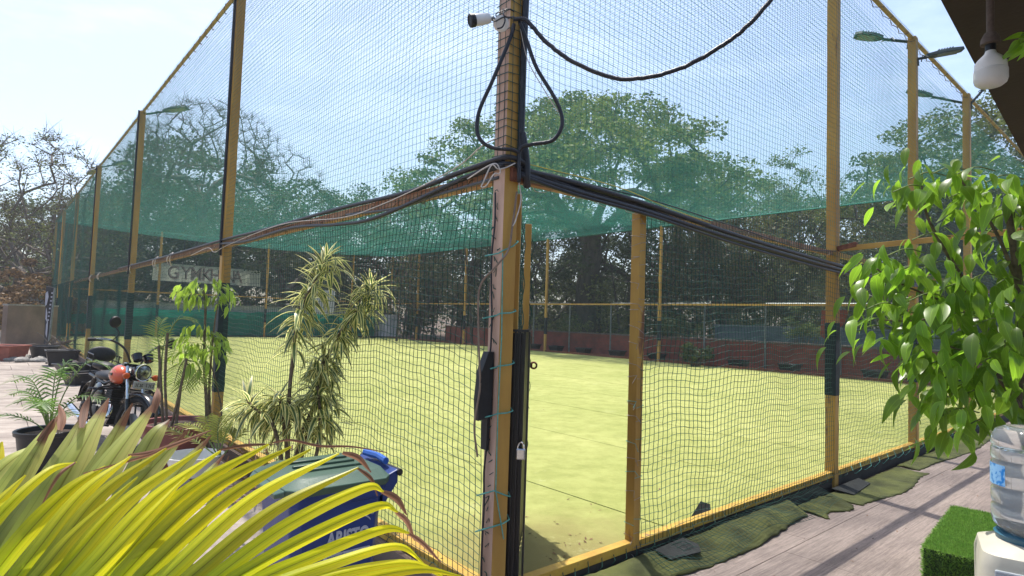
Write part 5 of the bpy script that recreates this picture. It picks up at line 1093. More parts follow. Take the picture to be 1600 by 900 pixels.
# ------------------------------------------------------------ MOTORCYCLE (local: x forward, y left, z up)
def motorcycle():
    base = gnd(160, 694); root = empty('motorcycle', 'black motorcycle with orange tank sides and round headlight parked by the left fence', 'motorcycle', base)
    hd = Vector((.76, -.65, 0)).normalized(); root.scale = (1.08, 1.08, 1.08); root.rotation_euler = (R(-9), 0, math.atan2(hd.y, hd.x))
    tank = mat('orange_paint', (0.62, 0.095, 0.03), (0.55, 0.08, 0.025), .25, 5, coat=.5); bp = mat('gloss_black_paint', (0.008, 0.008, 0.010), None, .25, 5, coat=.4)
    eng = mat('engine_dark', (0.04, 0.04, 0.042), (0.02, 0.02, 0.022), .45, 20, metal=.6); seatm = mat('seat_vinyl', (0.022, 0.022, 0.025), (0.014, 0.014, 0.016), .5, 30, bump=.2); tyre = mat('tyre_rubber', (0.03, 0.028, 0.027), (0.018, 0.017, 0.017), .85, 25, bump=.6)
    glass = mat('headlight_glass', (0.45, 0.48, 0.48), (0.08, 0.09, 0.09), .08, 14, metal=.6, lo=.45, hi=.6)
    lean = Matrix.Rotation(R(7), 4, 'X')
    fr = Vector((.70, 0, .31)); rr = Vector((-.68, 0, .31)); st = Matrix.Rotation(R(16), 3, 'Z'); ho = Vector((.42, 0, .95))
    def S(p): p = Vector(p); return st @ (p-Vector((.50, 0, 0)))+Vector((.50, 0, 0))       # steered pieces
    def wheel(c, steer, nm):
        f = S if steer else (lambda q: Vector(q)); n = 36; mb = MB(); pr = [(.31, .0), (.305, .035), (.285, .052), (.255, .045), (.245, .02), (.245, -.02), (.255, -.045), (.285, -.052), (.305, -.035)]
        for i in range(n):
            a_ = 2*math.pi*i/n
            for (r_, y) in pr: mb.v.append(tuple(f(c+Vector((math.cos(a_)*r_, y, math.sin(a_)*r_)))))
        m_ = len(pr)
        for i in range(n):
            for j in range(m_): mb.f.append((i*m_+j, i*m_+(j+1) % m_, ((i+1) % n)*m_+(j+1) % m_, ((i+1) % n)*m_+j)); mb.mi.append(0)
        ty = mb.build(nm, tyre, root, smooth=True)
        mb = MB(); mb.tube([f(c+Vector((math.cos(a_)*.238, 0, math.sin(a_)*.238))) for a_ in np.linspace(0, 2*math.pi, 37)], .013, 6); mb.build('rim', bp, ty, smooth=True)
        mb = MB()
        for sy in (-.016, .016): mb.tube([f(c+Vector((math.cos(a_)*.247, sy, math.sin(a_)*.247))) for a_ in np.linspace(0, 2*math.pi, 37)], .0045, 5)
        mb.build('rim_stripe', whitep, ty)
        mb = MB()
        for k in range(10):
            a_ = k*math.pi/5; mb.tube([f(c+Vector((math.cos(a_)*.03, .012*(-1)**k, math.sin(a_)*.03))), f(c+Vector((math.cos(a_)*.235, 0, math.sin(a_)*.235)))], [.014, .009], 5)
        mb.tube([f(c-Vector((0, .05, 0))), f(c+Vector((0, .05, 0)))], .035, 12); mb.build('spokes', eng, ty, smooth=True)
        mb = MB(); mb.tube([f(c+Vector((0, -.058, 0))), f(c+Vector((0, -.054, 0)))], .13 if steer else .10, 24); mb.build('brake_disc', alu, ty)
    wheel(fr, True, 'front_wheel'); wheel(rr, False, 'rear_wheel')
    mb = MB()
    for y in (-.09, .09):
        mb.tube([S(fr+Vector((0, y, 0))), S((.60, y, .58))], .024, 10, mi=0); mb.tube([S((.60, y, .58)), S((.47, y, .93))], .018, 10, mi=1)
    mb.box(S((.53, 0, .80)), (.05, .24, .03)); mb.box(S((.47, 0, .94)), (.07, .25, .03)); mb.build('front_fork', [bp, chrome], root, smooth=True)
    mb = MB(); n = 14
    for i in range(n+1):
        a_ = R(20+125*i/n)
        for y, r_ in ((-.07, .33), (-.05, .35), (0, .356), (.05, .35), (.07, .33)): mb.v.append(tuple(S(fr+Vector((math.cos(a_)*r_, y, math.sin(a_)*r_)))))
    for i in range(n):
        for j in range(4): mb.f.append((5*i+j, 5*i+j+1, 5*i+j+6, 5*i+j+5)); mb.mi.append(0)
    o = mb.build('front_fender', bp, root, smooth=True); o.modifiers.new('Solid', 'SOLIDIFY').thickness = .005
    mb = MB(); n = 12; c = rr
    for i in range(n+1):
        a_ = R(60+110*i/n)
        for y, r_ in ((-.085, .33), (-.06, .36), (0, .37), (.06, .36), (.085, .33)): mb.v.append((c.x+math.cos(a_)*r_, y, c.z+math.sin(a_)*r_))
    for i in range(n):
        for j in range(4): mb.f.append((5*i+j, 5*i+j+1, 5*i+j+6, 5*i+j+5)); mb.mi.append(0)
    o = mb.build('rear_fender', bp, root, smooth=True); o.modifiers.new('Solid', 'SOLIDIFY').thickness = .005
    X = (st @ Vector((1, 0, 0))); Y = st @ Vector((0, 1, 0)); hl = S((.62, 0, .88))
    mb = MB(); mb.lathe([(.0, -.11), (.05, -.10), (.085, -.05), (.095, 0), (.098, .012), (.088, .018), (0, .018)], hl, 24, X); hb = mb.build('headlight', bp, root, smooth=True)
    mb = MB(); mb.lathe([(.0, .040), (.04, .036), (.07, .026), (.086, .013), (0, .012)], hl, 24, X); mb.build('headlight_lens', glass, hb, smooth='all')
    mb = MB(); mb.tube([hl+X*.014+(Y*math.cos(a)+Z*math.sin(a))*.092 for a in np.linspace(0, 2*math.pi, 25)], .007, 6); mb.build('headlight_ring', chrome, hb, smooth=True)
    for y in (-.065, .065):
        mb = MB(); c = S((.56, y, 1.04)); a2 = (X*.55+Z*.9).normalized()*-1
        mb.lathe([(0, -.05), (.045, -.045), (.052, .02), (.056, .03), (.048, .034), (0, .03)], c, 18, Vector((-.6*X.x, -.6*X.y, .8))); mb.build('gauge', bp, root, smooth=True)
    for sg in (-1, 1):
        mb = MB(); mb.tube(bez([S((.46, .06*sg, .97)), S((.44, .16*sg, 1.12)), S((.38, .30*sg, 1.19)), S((.28, .40*sg, 1.17))], 5), .012, 8); hb = mb.build('handlebar', blackmetal, root, smooth=True)
        mb = MB(); mb.tube([S((.33, .345*sg, 1.185)), S((.24, .44*sg, 1.16))], .019, 10); mb.build('grip', blackm, hb, smooth=True)
        mb = MB(); mb.tube([S((.41, .30*sg, 1.19)), S((.38, .44*sg, 1.18))], .006, 6); mb.build('lever', chrome, hb)
        mb = MB(); mb.tube(bez([S((.38, .27*sg, 1.18)), S((.42, .24*sg, 1.27)), S((.37, .27*sg, 1.34))], 5), .006, 6); mc = S((.36, .27*sg, 1.39 if sg < 0 else 1.24)); mc = mc if sg < 0 else S((.36, .45*sg, 1.24))
        if sg > 0: mb = MB(); mb.tube(bez([S((.38, .29*sg, 1.18)), S((.45, .33*sg, 1.22)), S((.38, .43*sg, 1.23))], 5), .006, 6)
        mb.lathe([(0, -.012), (.055, -.01), (.066, .004), (.062, .012), (0, .012)], mc, 20, -X); mb.build('mirror', blackm, root, smooth=True)
        mb = MB(); c = S((.60, .17*sg, .83)); mb.lathe([(0, -.035), (.022, -.03), (.034, 0), (.034, .02), (.02, .034), (0, .036)], c, 14, X); mb.build('indicator', mat('indicator_orange', (0.65, 0.13, 0.02), None, .3, 5, trans=.3), root, smooth=True)
        MB().tube([S((.58, .08*sg, .83)), c], .008, 6).build('indicator_stalk', blackm, root)
    mb = MB(); pc = S((.69, 0, .745)); mb.box(pc, (.012, .25, .08), X, Y, Z); pl = mb.build('number_plate', mat('plate_white', (0.36, 0.36, 0.35), (0.26, 0.26, 0.25), .5, 30), root, bevel=.004)
    mb = MB()
    for k in range(9):
        if k in (4,): continue
        yy = -.10+k*.025; c = pc+X*.0075+Y*yy
        mb.box(c+Z*.012, (.003, .011, .006), X, Y, Z); mb.box(c-Z*.014, (.003, .012, .006), X, Y, Z); mb.box(c+Y*(.005*(-1)**k), (.003, .004, .028), X, Y, Z)
    mb.build('plate_marks', blackm, pl)
    def tf(p): x, y, z = p; return (x, y*(1-.28*max(0, -x)**1.2), z*(1 if z > 0 else .75))
    mb = MB(); mb.ellipsoid((.16, 0, .80), (.29, .155, .145), 22, 14, f=tf); mb.build('fuel_tank', bp, root, smooth='all')
    for sg in (-1, 1):
        mb = MB(); mb.ellipsoid((.24, .075*sg, .80), (.17, .10, .125), 18, 10, f=tf); mb.build('tank_panel', tank, root, smooth='all')
        mb = MB(); mb.box((.27, .168*sg, .815), (.07, .012, .03)); mb.build('tank_badge', bp, root, bevel=.003)
    mb = MB(); mb.lathe([(0, 0), (.035, 0), (.035, .015), (0, .018)], (.17, 0, .94), 14, Z); mb.build('fuel_cap', chrome, root, smooth=True)
    mb = MB(); mb.ellipsoid((-.26, 0, .76), (.30, .145, .07), 18, 10, f=lambda q: (q[0], q[1]*(1 if q[0] > -.2 else 1.05), max(q[2], -.6))); mb.build('rider_seat', seatm, root, smooth='all')
    mb = MB(); mb.ellipsoid((-.62, 0, .86), (.19, .12, .055), 16, 8); mb.build('pillion_seat', seatm, root, smooth='all')
    mb = MB(); mb.ellipsoid((-.80, 0, .99), (.035, .16, .10), 16, 10); mb.build('back_rest', seatm, root, smooth='all')
    mb = MB()
    for z in (.86, .93, 1.0): mb.tube(bez([(-.55, -.15, z-.02), (-.84, -.14, z), (-.88, 0, z), (-.84, .14, z), (-.55, .15, z-.02)], 4), .008, 6)
    for y in (-.14, .14):
        for x in (-.6, -.83): mb.tube([(x, y, .78), (x, y, 1.0)], .008, 6)
    mb.build('luggage_rail', blackmetal, root, smooth=True)
    mb = MB(); mb.box((.02, 0, .36), (.34, .24, .22)); mb.box((.08, 0, .56), (.19, .17, .20))
    for k in range(7): mb.box((.08, 0, .49+k*.026), (.23, .21, .008))
    for sg in (-1, 1): mb.lathe([(0, 0), (.10, 0), (.09, .05), (0, .06)], (-.03, .12*sg, .36), 20, Vector((0, sg, 0)))
    mb.build('engine', eng, root, bevel=.01)
    mb = MB(); mb.tube(bez([(.15, -.07, .52), (.30, -.1, .40), (.22, -.13, .22), (-.05, -.15, .20), (-.4, -.16, .23)], 5), .022, 10); mb.tube([(-.35, -.17, .24), (-.85, -.19, .33)], .042, 12); mb.build('exhaust', chrome, root, smooth=True)
    mb = MB(); mb.tube([(.42, 0, .90), (.36, 0, .55), (.28, 0, .25), (-.2, 0, .24)], .022, 8)
    for y in (-.09, .09):
        mb.tube([(.4, y*.3, .86), (-.1, y, .68), (-.75, y, .74)], .016, 8); mb.tube([(-.1, y, .68), (-.22, y, .3), rr+Vector((0, y, 0))], .016, 8); mb.tube([(-.45, y*1.2, .72), rr+Vector((0, y*1.2, .02))], .028, 8)
    mb.build('frame', blackmetal, root, smooth=True)
    mb = MB()
    for sg in (-1, 1): mb.ellipsoid((-.18, .12*sg, .58), (.17, .035, .11), 14, 8)
    mb.build('side_cover', bp, root, smooth='all')
    for sg in (-1, 1):
        mb = MB()
        for z, w__ in ((.66, .30), (.50, .33), (.34, .28)): mb.tube(bez([(.30, .05*sg, z), (.33, (w__)*sg, z-.01), (.22, (w__+.03)*sg, z-.03), (.02, .15*sg, z-.04)], 4), .011, 6)
        mb.tube(bez([(.32, .06*sg, .70), (.34, .27*sg, .66), (.30, .31*sg, .5), (.28, .22*sg, .28), (.24, .06*sg, .24)], 4), .012, 7)
        mb.tube([(.26, .30*sg, .64), (.22, .30*sg, .32)], .006, 6, mi=1)
        mb.build('crash_guard', [blackmetal, chrome], root, smooth=True)
        MB().tube([(-.05, .1*sg, .28), (-.05, .27*sg, .28)], .014, 8).build('foot_peg', blackm, root)
    MB().tube([(-.1, .08, .25), (-.02, .26, .0)], .011, 6).build('side_stand', blackmetal, root)
    mb = MB(); mb.add([(-.95, -.1, .62), (-.95, .1, .62), (-1.02, .09, .40), (-1.02, -.09, .40)], [(0, 1, 2, 3)]); o = mb.build('mud_flap', blackm, root); o.modifiers.new('Solid', 'SOLIDIFY').thickness = .006
    return root
motorcycle()

# ------------------------------------------------------------ BACK OF THE PITCH: shade cloth, banners, sign, walls
mb = MB(); n = 60
for i in range(n+1):
    s_ = -.3+18.6*i/n; top = 1.52+.05*math.sin(i*.55)+.03*math.sin(i*1.7)
    for j in range(5): mb.v.append(tuple(Q(s_, L+.16+.02*math.sin(i*1.1+j), .03+(top-.03)*j/4)))
for i in range(n):
    for j in range(4): k = 5*i+j; mb.f.append((k, k+5, k+6, k+1)); mb.mi.append(0)
o = mb.build('shade_cloth', clothm, smooth='all')
tag(o, 'deep green shade cloth stretched low along the back of the pitch', 'shade cloth')
ow = MB(); c = Q(9, L+.55, .86); ow.box(c, (20.0, .18, 2.0), dR, dL); ow.build('wall_body', mat('pale_wall', (0.42, 0.42, 0.40), (0.28, 0.28, 0.27), .9, 2, bump=.2), (bwr := empty('boundary_wall', 'pale low wall showing just above the green shade cloth', 'wall', (0, 0, 0))))
MB().box(Q(9, L+.55, 1.88), (20.1, .26, .06), dR, dL).build('coping', stonem, bwr)
sh_ = MB(); v0, v1 = Q(18.55, L+.10, 0), Q(19.9, L-.5, 0)
for i in range(7):
    for j in range(6): u = i/6; sh_.v.append(tuple(v0.lerp(v1, u)+dL*.05*math.sin(i*2.2)+Z*(.1+1.55*j/5)+dR*(.28*j/5-.2*(u > .9))))
for i in range(6):
    for j in range(5): k = 6*i+j; sh_.f.append((k, k+6, k+7, k+1)); sh_.mi.append(0)
o = sh_.build('white_sheet', bannerw, smooth='all')
tag(o, 'creased white sheet hung in the far corner of the pitch', 'sheet')
mb = MB(); p = at(507, 472, 37); mb.box(p, (1.3, .06, 1.5), dR, dL); tag(mb.build('white_board', bannerw, bevel=.02), 'small whitish board rising above the shade cloth behind the dracaena', 'board')
# sign
sa, sb = at(239, 414, 36.6), at(408, 419, 37.8+3.6); X = (sb-sa); X.z = 0; wlen = X.length; X.normalize(); hh = 1.12
sg = empty('hoarding_sign', 'long pale sign with thin dark outlined letters behind the back fence', 'sign', (sa+sb)/2-Z*hh*.5)
mid = Vector((0, 0, .0)); yn = Z.cross(X)
mb = MB(); mb.add([mid+X*(sx_*wlen/2)-yn*.03+Z*(sz_*hh/2) for sx_, sz_ in ((-1, -1), (1, -1), (1, 1), (-1, 1))], [(0, 1, 2, 3)]); mb.build('board', mat('sign_cloth', (0.76, 0.80, 0.62), (0.66, 0.70, 0.54), .8, 1.2, trans=.5), sg, bevel=.01)
mb = MB()
for f in (-.47, -.24, 0, .24, .47):
    mb.box(mid+X*(wlen*f)+yn*.06, (.06, .05, 4.2), X, yn, Z)
mb.build('sign_posts', blackmetal, sg)
mb = MB()
for z in (hh/2+.02, -hh/2-.02): mb.box(mid+Z*z+yn*.01, (wlen+.06, .09, .05), X, yn, Z)
mb.build('sign_frame', blackmetal, sg)
pink = mat('letter_pink', (0.46, 0.36, 0.30), None, .8, 5); ink = mat('letter_dark', (0.05, 0.04, 0.03), None, .8, 5)
off = -.29
for ch in 'GYMKHANA':
    x_ = {0: 0}[0]
lx = [-.325, -.215, -.125, -.03, .05, .12, .19, .265]
for ch, f in zip('GYMKHANA', lx):
    P = mid+X*(wlen*f)-yn*.034
    o = text_obj(ch, 1.12, pink, sg, P-Z*.03, X, Z, .03, name='letter_fill', sx=.85); text_obj(ch, 1.12, ink, sg, P-yn*.008-X*.05-Z*.03, X, Z, -.035, name='letter', sx=.85)
MB().beam(Q(4.2, L+1.2, -.1), Q(4.2, L+1.2, 3.3), .12, .12).build('post', blackmetal, sg).matrix_parent_inverse = Matrix.Translation(-sg.location)

# left boundary wall and leaning banner
wl_ = empty('garden_wall', 'grey brown plastered wall standing beyond the left pavement', 'wall', gnd(40, 548)); r0 = wl_.location
pa, pb_ = horiz(7, 22.3, 0), horiz(86, 24.5, 0); c = (pa+pb_)/2; X = (pb_-pa); ln = X.length; X.normalize()
for nm, z0, z1, th in (('wall_body', G0-.05, 1.50, .2), ('coping', 1.50, 1.56, .26)):
    o = MB().box(Vector((c.x, c.y, (z0+z1)/2)), (ln, th, z1-z0), X).build(nm, concrete if nm == 'wall_body' else stonem, wl_); o.matrix_parent_inverse = Matrix.Translation(-r0)
bn = empty('leaning_banner', 'tall narrow dark banner with white shapes leaning at the far left corner post', 'banner', horiz(74, 20.5, G0)); r0 = bn.location
def bq(px, py, d=20.5): return at(px, py, d)-r0
mb = MB(); a4 = [bq(68, 556), bq(74.5, 556), bq(85.5, 450), bq(72, 447)]; bk = [v+Vector((0, .05, 0)) for v in a4]
mb.add(a4+bk, [(0, 1, 2, 3), (7, 6, 5, 4), (0, 4, 5, 1), (1, 5, 6, 2), (2, 6, 7, 3), (3, 7, 4, 0)]); mb.build('banner_sheet', bannerd, bn)
mb = MB(); mb.tube([bq(74.5, 556, 20.45), bq(86, 450, 20.45)], .035, 6); mb.build('banner_edge', pipe, bn)
mb = MB()
for pl_ in ([(71, 458), (75, 455), (76, 464), (73, 476), (70.5, 478)], [(72, 480), (74, 488), (73, 503), (71, 498)], [(75, 497), (74.5, 512), (73, 528), (71, 522), (72, 508)]):
    mb.add([bq(x, y, 20.44) for x, y in pl_]+[bq(x, y, 20.46) for x, y in pl_], [tuple(range(len(pl_)-1, -1, -1)), tuple(range(len(pl_), 2*len(pl_)))]+[(i, (i+1) % len(pl_), (i+1) % len(pl_)+len(pl_), i+len(pl_)) for i in range(len(pl_))])
for k in range(8): mb.box(bq(81.5-k*.9, 458+k*6, 20.44), (.05, .01, .05))
mb.build('banner_print', bannerw, bn)

# red wall, pipe fence and hedge pots beyond the far side
rw = empty('red_wall', 'low weathered red wall beyond the far side of the pitch', 'wall', (0, 0, 0))
MB().box(Q(W+1.5, L*.40, .42), (L*.92, .22, 1.16), dL, -dR).build('wall_body', redwall, rw)
MB().box(Q(W+1.5, L*.40, 1.03), (L*.92+.04, .30, .06), dL, -dR).build('coping', mat('coping_grey', (0.22, 0.16, 0.13), (0.12, 0.09, 0.08), .9, 6), rw)
gw = empty('grey_wall', 'blue grey low wall farther back behind the red wall on the right', 'wall', (0, 0, 0))
MB().box(Q(W+7, 6.5, .75), (15, .25, 1.75), dL, -dR).build('wall_body', greywall, gw)
MB().box(Q(W+7, 6.5, 1.66), (15.1, .33, .07), dL, -dR).build('coping', pipe, gw)
pf = empty('pipe_fence', 'row of galvanised pipe uprights and rails standing between the far net and the red wall', 'fence', (0, 0, 0))
for i, t in enumerate((24.0, 21.3, 18.6, 15.9, 13.2, 10.9, 8.3, 5.6, 3.0, .5, -2.2, -5)):
    MB().tube([Q(W+.75, t, -.1), Q(W+.75, t, 2.55)], .038, 8).build('upright', pipe, pf, smooth=True)
for (a_, b_) in ((24.0, 18.6), (15.9, 13.2), (12.9, 10.6), (8.3, 3.0), (3.0, -5)):
    MB().tube([Q(W+.75, a_, 2.52), Q(W+.75, b_, 2.52)], .034, 6).build('rail', pipe, pf)
for (a_, b_) in (): MB().tube([Q(W+.7, a_, .55), Q(W+.7, b_, .55)], .03, 6).build('rail', pipe, pf)
V, F = fence_net(Q(W+.78, -6), dL, dR, 0, 31, -.05, 2.5, 61, False, -1, r=.003, step=.075)
npmesh('mesh_infill', V, F, netm, pf)
fl = MB(); P = Q(W+.7, 6.2, 2.3); fl.add([P, P-dL*.9, P-dL*.75-Z*.45, P-dL*.2-Z*1.1, P+dL*.05-Z*.9], [(0, 1, 2, 3, 4)])
o = fl.build('red_rag', mat('red_cloth', (0.24, 0.05, 0.03), None, .9, 5)); o.modifiers.new('Solid', 'SOLIDIFY').thickness = .02; tag(o, 'torn dull red cloth hanging on the pipe fence', 'cloth')

# ------------------------------------------------------------ TREES
def crownleaf(name, c1, c2, trans=.35, isl=.35):
    return mat(name, c1, c2, .55, .35, trans=trans, island=isl, lo=.38, hi=.6, detail=3)
lf_rain = crownleaf('rain_tree_leaf', (0.15, 0.19, 0.050), (0.075, 0.11, 0.032), trans=.45)
lf_dark = crownleaf('dark_leaf', (0.08, 0.115, 0.038), (0.042, 0.066, 0.025), trans=.4)
lf_mid = crownleaf('mid_leaf', (0.10, 0.13, 0.045), (0.05, 0.075, 0.03), trans=.35)
lf_olive = crownleaf('olive_leaf', (0.15, 0.17, 0.05), (0.08, 0.095, 0.032), trans=.42)
lf_dry = crownleaf('dry_leaf_crown', (0.30, 0.185, 0.075), (0.15, 0.09, 0.045), trans=.25)
twigm = mat('twig_grey', (0.15, 0.105, 0.075), (0.08, 0.058, 0.042), .9, 2)
def skeleton(r_, base, trunk, pts, rad0, tip=.02, wander=.12, seglen=1.2, uplift=.25, straight=False):
    """grow limbs from the trunk polyline to every crown point; returns list of (polyline, radii)."""
    nodes = [Vector(p) for p in trunk]; par = [-1]+list(range(len(trunk)-1)); cnt = [0]*len(nodes); first = max(1, len(trunk)-3)
    top = nodes[-1]; order = sorted(range(len(pts)), key=lambda i: (pts[i]-top).length)
    for idx in order:
        p = pts[idx]; best = None; bd = 1e9
        for i in range(first, len(nodes)):
            d = (p-nodes[i]).length
            dn = (p-nodes[i]).normalized().z
            cost = d*(1.35-dn*.35)+ .15*(nodes[i]-top).length
            if nodes[i].z > p.z+.6: cost *= 1.3
            if cost < bd: bd = cost; best = i
        a_ = nodes[best]; d = (p-a_).length; k = max(1, int(d/seglen)); pr = best
        for j in range(1, k+1):
            u = j/k; q = a_.lerp(p, u)+Vector((r_.gauss(0, 1), r_.gauss(0, 1), r_.gauss(0, .7)))*wander*d*.35*math.sin(math.pi*u)+Z*(uplift*d*.4*math.sin(math.pi*u))
            nodes.append(q); par.append(pr); cnt.append(0); pr = len(nodes)-1
        cnt[pr] += 1
    for i in range(len(nodes)-1, 0, -1): cnt[par[i]] += cnt[i]
    tot = max(1, cnt[0]); rad = [max(tip, rad0*(c/tot)**.5) for c in cnt]; kids = {}
    for i, p in enumerate(par):
        if p >= 0: kids.setdefault(p, []).append(i)
    lines = []
    stack = [(0, None)]
    while stack:
        i, pre = stack.pop(); line = [] if pre is None else [pre]; cur = i
        while True:
            line.append(cur); ks = kids.get(cur, [])
            if not ks: break
            ks = sorted(ks, key=lambda q: -cnt[q])
            for q in ks[1:]: stack.append((q, cur))
            cur = ks[0]
        if len(line) > 1:
            rr = [rad[q] for q in line]
            if pre is not None: rr[0] = min(rr[0], rr[1]*1.25)
            lines.append(([nodes[q] for q in line], rr))
    return lines
def limbs_mesh(lines, n=5):
    mb = MB()
    for P, r_ in lines:
        big = r_[0] > .12; mb.tube(P, r_, 8 if big else n if r_[0] > .05 else 4, caps=False)
    return mb
def leaf_cloud(r_, centers, spread, per, size, flat=.45, name='crown', mt=None, parent=None):
    C_ = np.array([tuple(c) for c in centers]); N = len(C_)*per; idx = np.repeat(np.arange(len(C_)), per)
    g_ = r_.normal(size=(N, 3)); g_ /= np.linalg.norm(g_, axis=1)[:, None]; g_ *= (r_.uniform(0, 1, N)**.45)[:, None]
    sc = np.array(spread)*r_.uniform(.65, 1.25, len(C_))[idx][:, None]; P = C_[idx]+g_*sc*np.array([1, 1, flat])
    d = r_.normal(size=(N, 3)); d[:, 2] *= .5; d /= np.linalg.norm(d, axis=1)[:, None]; e = r_.normal(size=(N, 3)); s_ = np.cross(d, e); s_ /= np.linalg.norm(s_, axis=1)[:, None]+1e-9
    sz = size*r_.uniform(.6, 1.3, N)[:, None]
    V = np.stack([P-d*sz*.5, P+s_*sz*.30, P+d*sz*.5, P-s_*sz*.30], 1).reshape(-1, 3); F = np.arange(N*4).reshape(-1, 4)
    return npmesh(name, V, F, mt, parent)
def twig_sprays(r_, lines_end, per, ln, mt, parent, name='twigs', rad=.010):
    V = []; F = []; off = 0
    P = np.repeat(np.array([tuple(p) for p in lines_end]), per, 0); N = len(P); d = r_.normal(size=(N, 3)); d[:, 2] = np.abs(d[:, 2])*.8+.1; d /= np.linalg.norm(d, axis=1)[:, None]
    l_ = ln*r_.uniform(.4, 1.2, N)[:, None]; bend = r_.normal(size=(N, 3))*.2; a_ = P; b_ = P+d*l_*.5+bend*l_*.3; c_ = P+d*l_+bend*l_
    s_ = np.cross(d, r_.normal(size=(N, 3))); s_ /= np.linalg.norm(s_, axis=1)[:, None]; t_ = np.cross(s_, d)
    for w_ in (s_, t_):
        V.append(np.stack([a_-w_*rad, a_+w_*rad, b_+w_*rad*.7, b_-w_*rad*.7, c_+w_*rad*.25, c_-w_*rad*.25], 1).reshape(-1, 3)); k = np.arange(N)[:, None]*6+off
        F += [k+np.array([[0, 1, 2, 3]]), k+np.array([[3, 2, 4, 5]])]; off += N*6
    return npmesh(name, np.concatenate(V), np.concatenate(F), mt, parent)
def make_tree(nm, label, loc, height, crown_r, crown_z0, trunk_h, npts, rad0, leafmat, per, size, seed, spread=(1.2, 1.2, 1.2), flat=.5, shape='dome', barkm=bark, group=None, lean=(0, 0), bare=0, cat='tree', rot=0, twl=1.2, gap=.0, uplift=.25):
    r_ = random.Random(seed); nr_ = np.random.default_rng(seed); root = empty(nm, label, cat, loc, group, rot); pts = []
    tries = 0
    while len(pts) < npts and tries < npts*30:
        tries += 1; a_ = r_.uniform(0, 6.283); rr = math.sqrt(r_.random())
        lob = 1+.16*math.sin(3*a_+seed)+.10*math.sin(5*a_+seed*2)
        if shape == 'umbrella': zt = crown_z0+(height-crown_z0)*(1-rr**2.2*.62); zb = crown_z0+(height-crown_z0)*(.30+.15*rr)*1.0-(.12*height*rr); z = zt-(zt-zb)*r_.random()**1.7
        elif shape == 'tall': zt = crown_z0+(height-crown_z0)*math.sqrt(max(0, 1-rr**2)); z = crown_z0+(zt-crown_z0)*r_.random()**.7; 
        else: zt = crown_z0+(height-crown_z0)*math.sqrt(max(0.02, 1-rr**2.4)); zb = crown_z0+.5*rr; z = zb+(zt-zb)*r_.random()**.6
        p = Vector((math.cos(a_)*rr*crown_r*lob+lean[0]*z/height, math.sin(a_)*rr*crown_r*lob+lean[1]*z/height, z))
        if gap and any((p-q).length < gap for q in pts): continue
        pts.append(p)
    tr = [Vector((0, 0, 0))]; k = 4
    for j in range(1, k+1): tr.append(Vector((lean[0]*.5*j/k*trunk_h/height+r_.uniform(-.15, .15), lean[1]*.5*j/k*trunk_h/height+r_.uniform(-.1, .1), trunk_h*j/k)))
    lines = skeleton(r_, None, tr, pts, rad0, uplift=uplift)
    limbs_mesh(lines).build('limbs', barkm, root, smooth='all')
    if leafmat: leaf_cloud(nr_, pts, spread, per, size, flat, 'crown', leafmat, root)
    if bare: twig_sprays(nr_, [p for l_ in lines for p in l_[0][1:]] if bare > 1 else pts, 11 if bare > 1 else 12, twl, twigm, root)
    return root
def copy_tree(src, loc, rot, sc, label, group=None):
    c = src.copy(); COL.objects.link(c); c.location = loc; c.rotation_euler = (0, 0, rot); c.scale = (sc, sc, sc) if not hasattr(sc, '__len__') else sc; c['label'] = label
    if group: c['group'] = group
    for ch in src.children:
        d = ch.copy(); COL.objects.link(d); d.parent = c
    return c
def TP(px, d): p = at(px, 500, d); return Vector((p.x, p.y, -.15))
# the great rain tree behind the pitch
rain = make_tree('rain_tree', 'great spreading umbrella crowned tree with a dark forked trunk, centre of the photo', TP(918, 38), 15.6, 10.3, 6.2, 4.2, 240, .62, lf_rain, 235, .235, 5, spread=(1.35, 1.35, 1.35), flat=.42, shape='umbrella', gap=.75, uplift=.18, lean=(-.9, 0))
make_tree('rain_tree', 'dark multi stemmed tree just right of the great tree trunk, leafy and lower', TP(985, 40), 9.5, 5.5, 4.0, 2.6, 60, .34, lf_dark, 200, .2, 8, spread=(1.2, 1.2, 1.2), flat=.6)
# bare spreading tree, left of centre
make_tree('bare_tree', 'wide leafless tree with fine dark branches against the sky, behind the left fence', TP(322, 44), 17.0, 6.7, 9.0, 6.5, 480, .34, None, 0, .2, 12, shape='umbrella', bare=2, twl=.85, gap=.3, barkm=barkpale, uplift=.25)
# tree at far left outside the fence
make_tree('thorn_tree', 'large almost leafless grey tree at the far left edge with thin tangled twigs', TP(20, 34), 11.8, 6.2, 2.2, 2.2, 380, .32, lf_olive, 26, .14, 15, spread=(.7, .7, .7), shape='dome', bare=2, twl=.9, barkm=barkpale)
make_tree('thorn_tree', 'smaller bare tree behind the far left corner of the fence', TP(105, 44), 11.5, 5.0, 4.5, 3, 110, .25, lf_olive, 8, .14, 16, spread=(.7, .7, .7), shape='dome', bare=2, twl=.8, barkm=barkpale)
make_tree('dry_shrub', 'tall dried golden brown shrub rising over the grey wall on the left', TP(34, 29.5), 4.0, 2.0, .4, .4, 60, .08, lf_dry, 120, .19, 18, spread=(.55, .55, .7), shape='tall', cat='shrub', bare=1, twl=.6)
# right: feathery tall tree
make_tree('feathery_tree', 'broad feathery green tree on the right behind the floodlight posts', TP(1545, 27), 12.8, 7.0, 4.8, 3.5, 130, .36, lf_rain, 230, .17, 21, spread=(1.0, 1.0, 1.0), flat=.4, shape='umbrella', gap=.7)
make_tree('young_tree', 'slim young tree with a small airy crown above the treeline right of centre', TP(1222, 41), 14.6, 2.1, 8.5, 7.5, 34, .12, lf_rain, 130, .17, 23, spread=(.8, .8, .8), shape='tall')
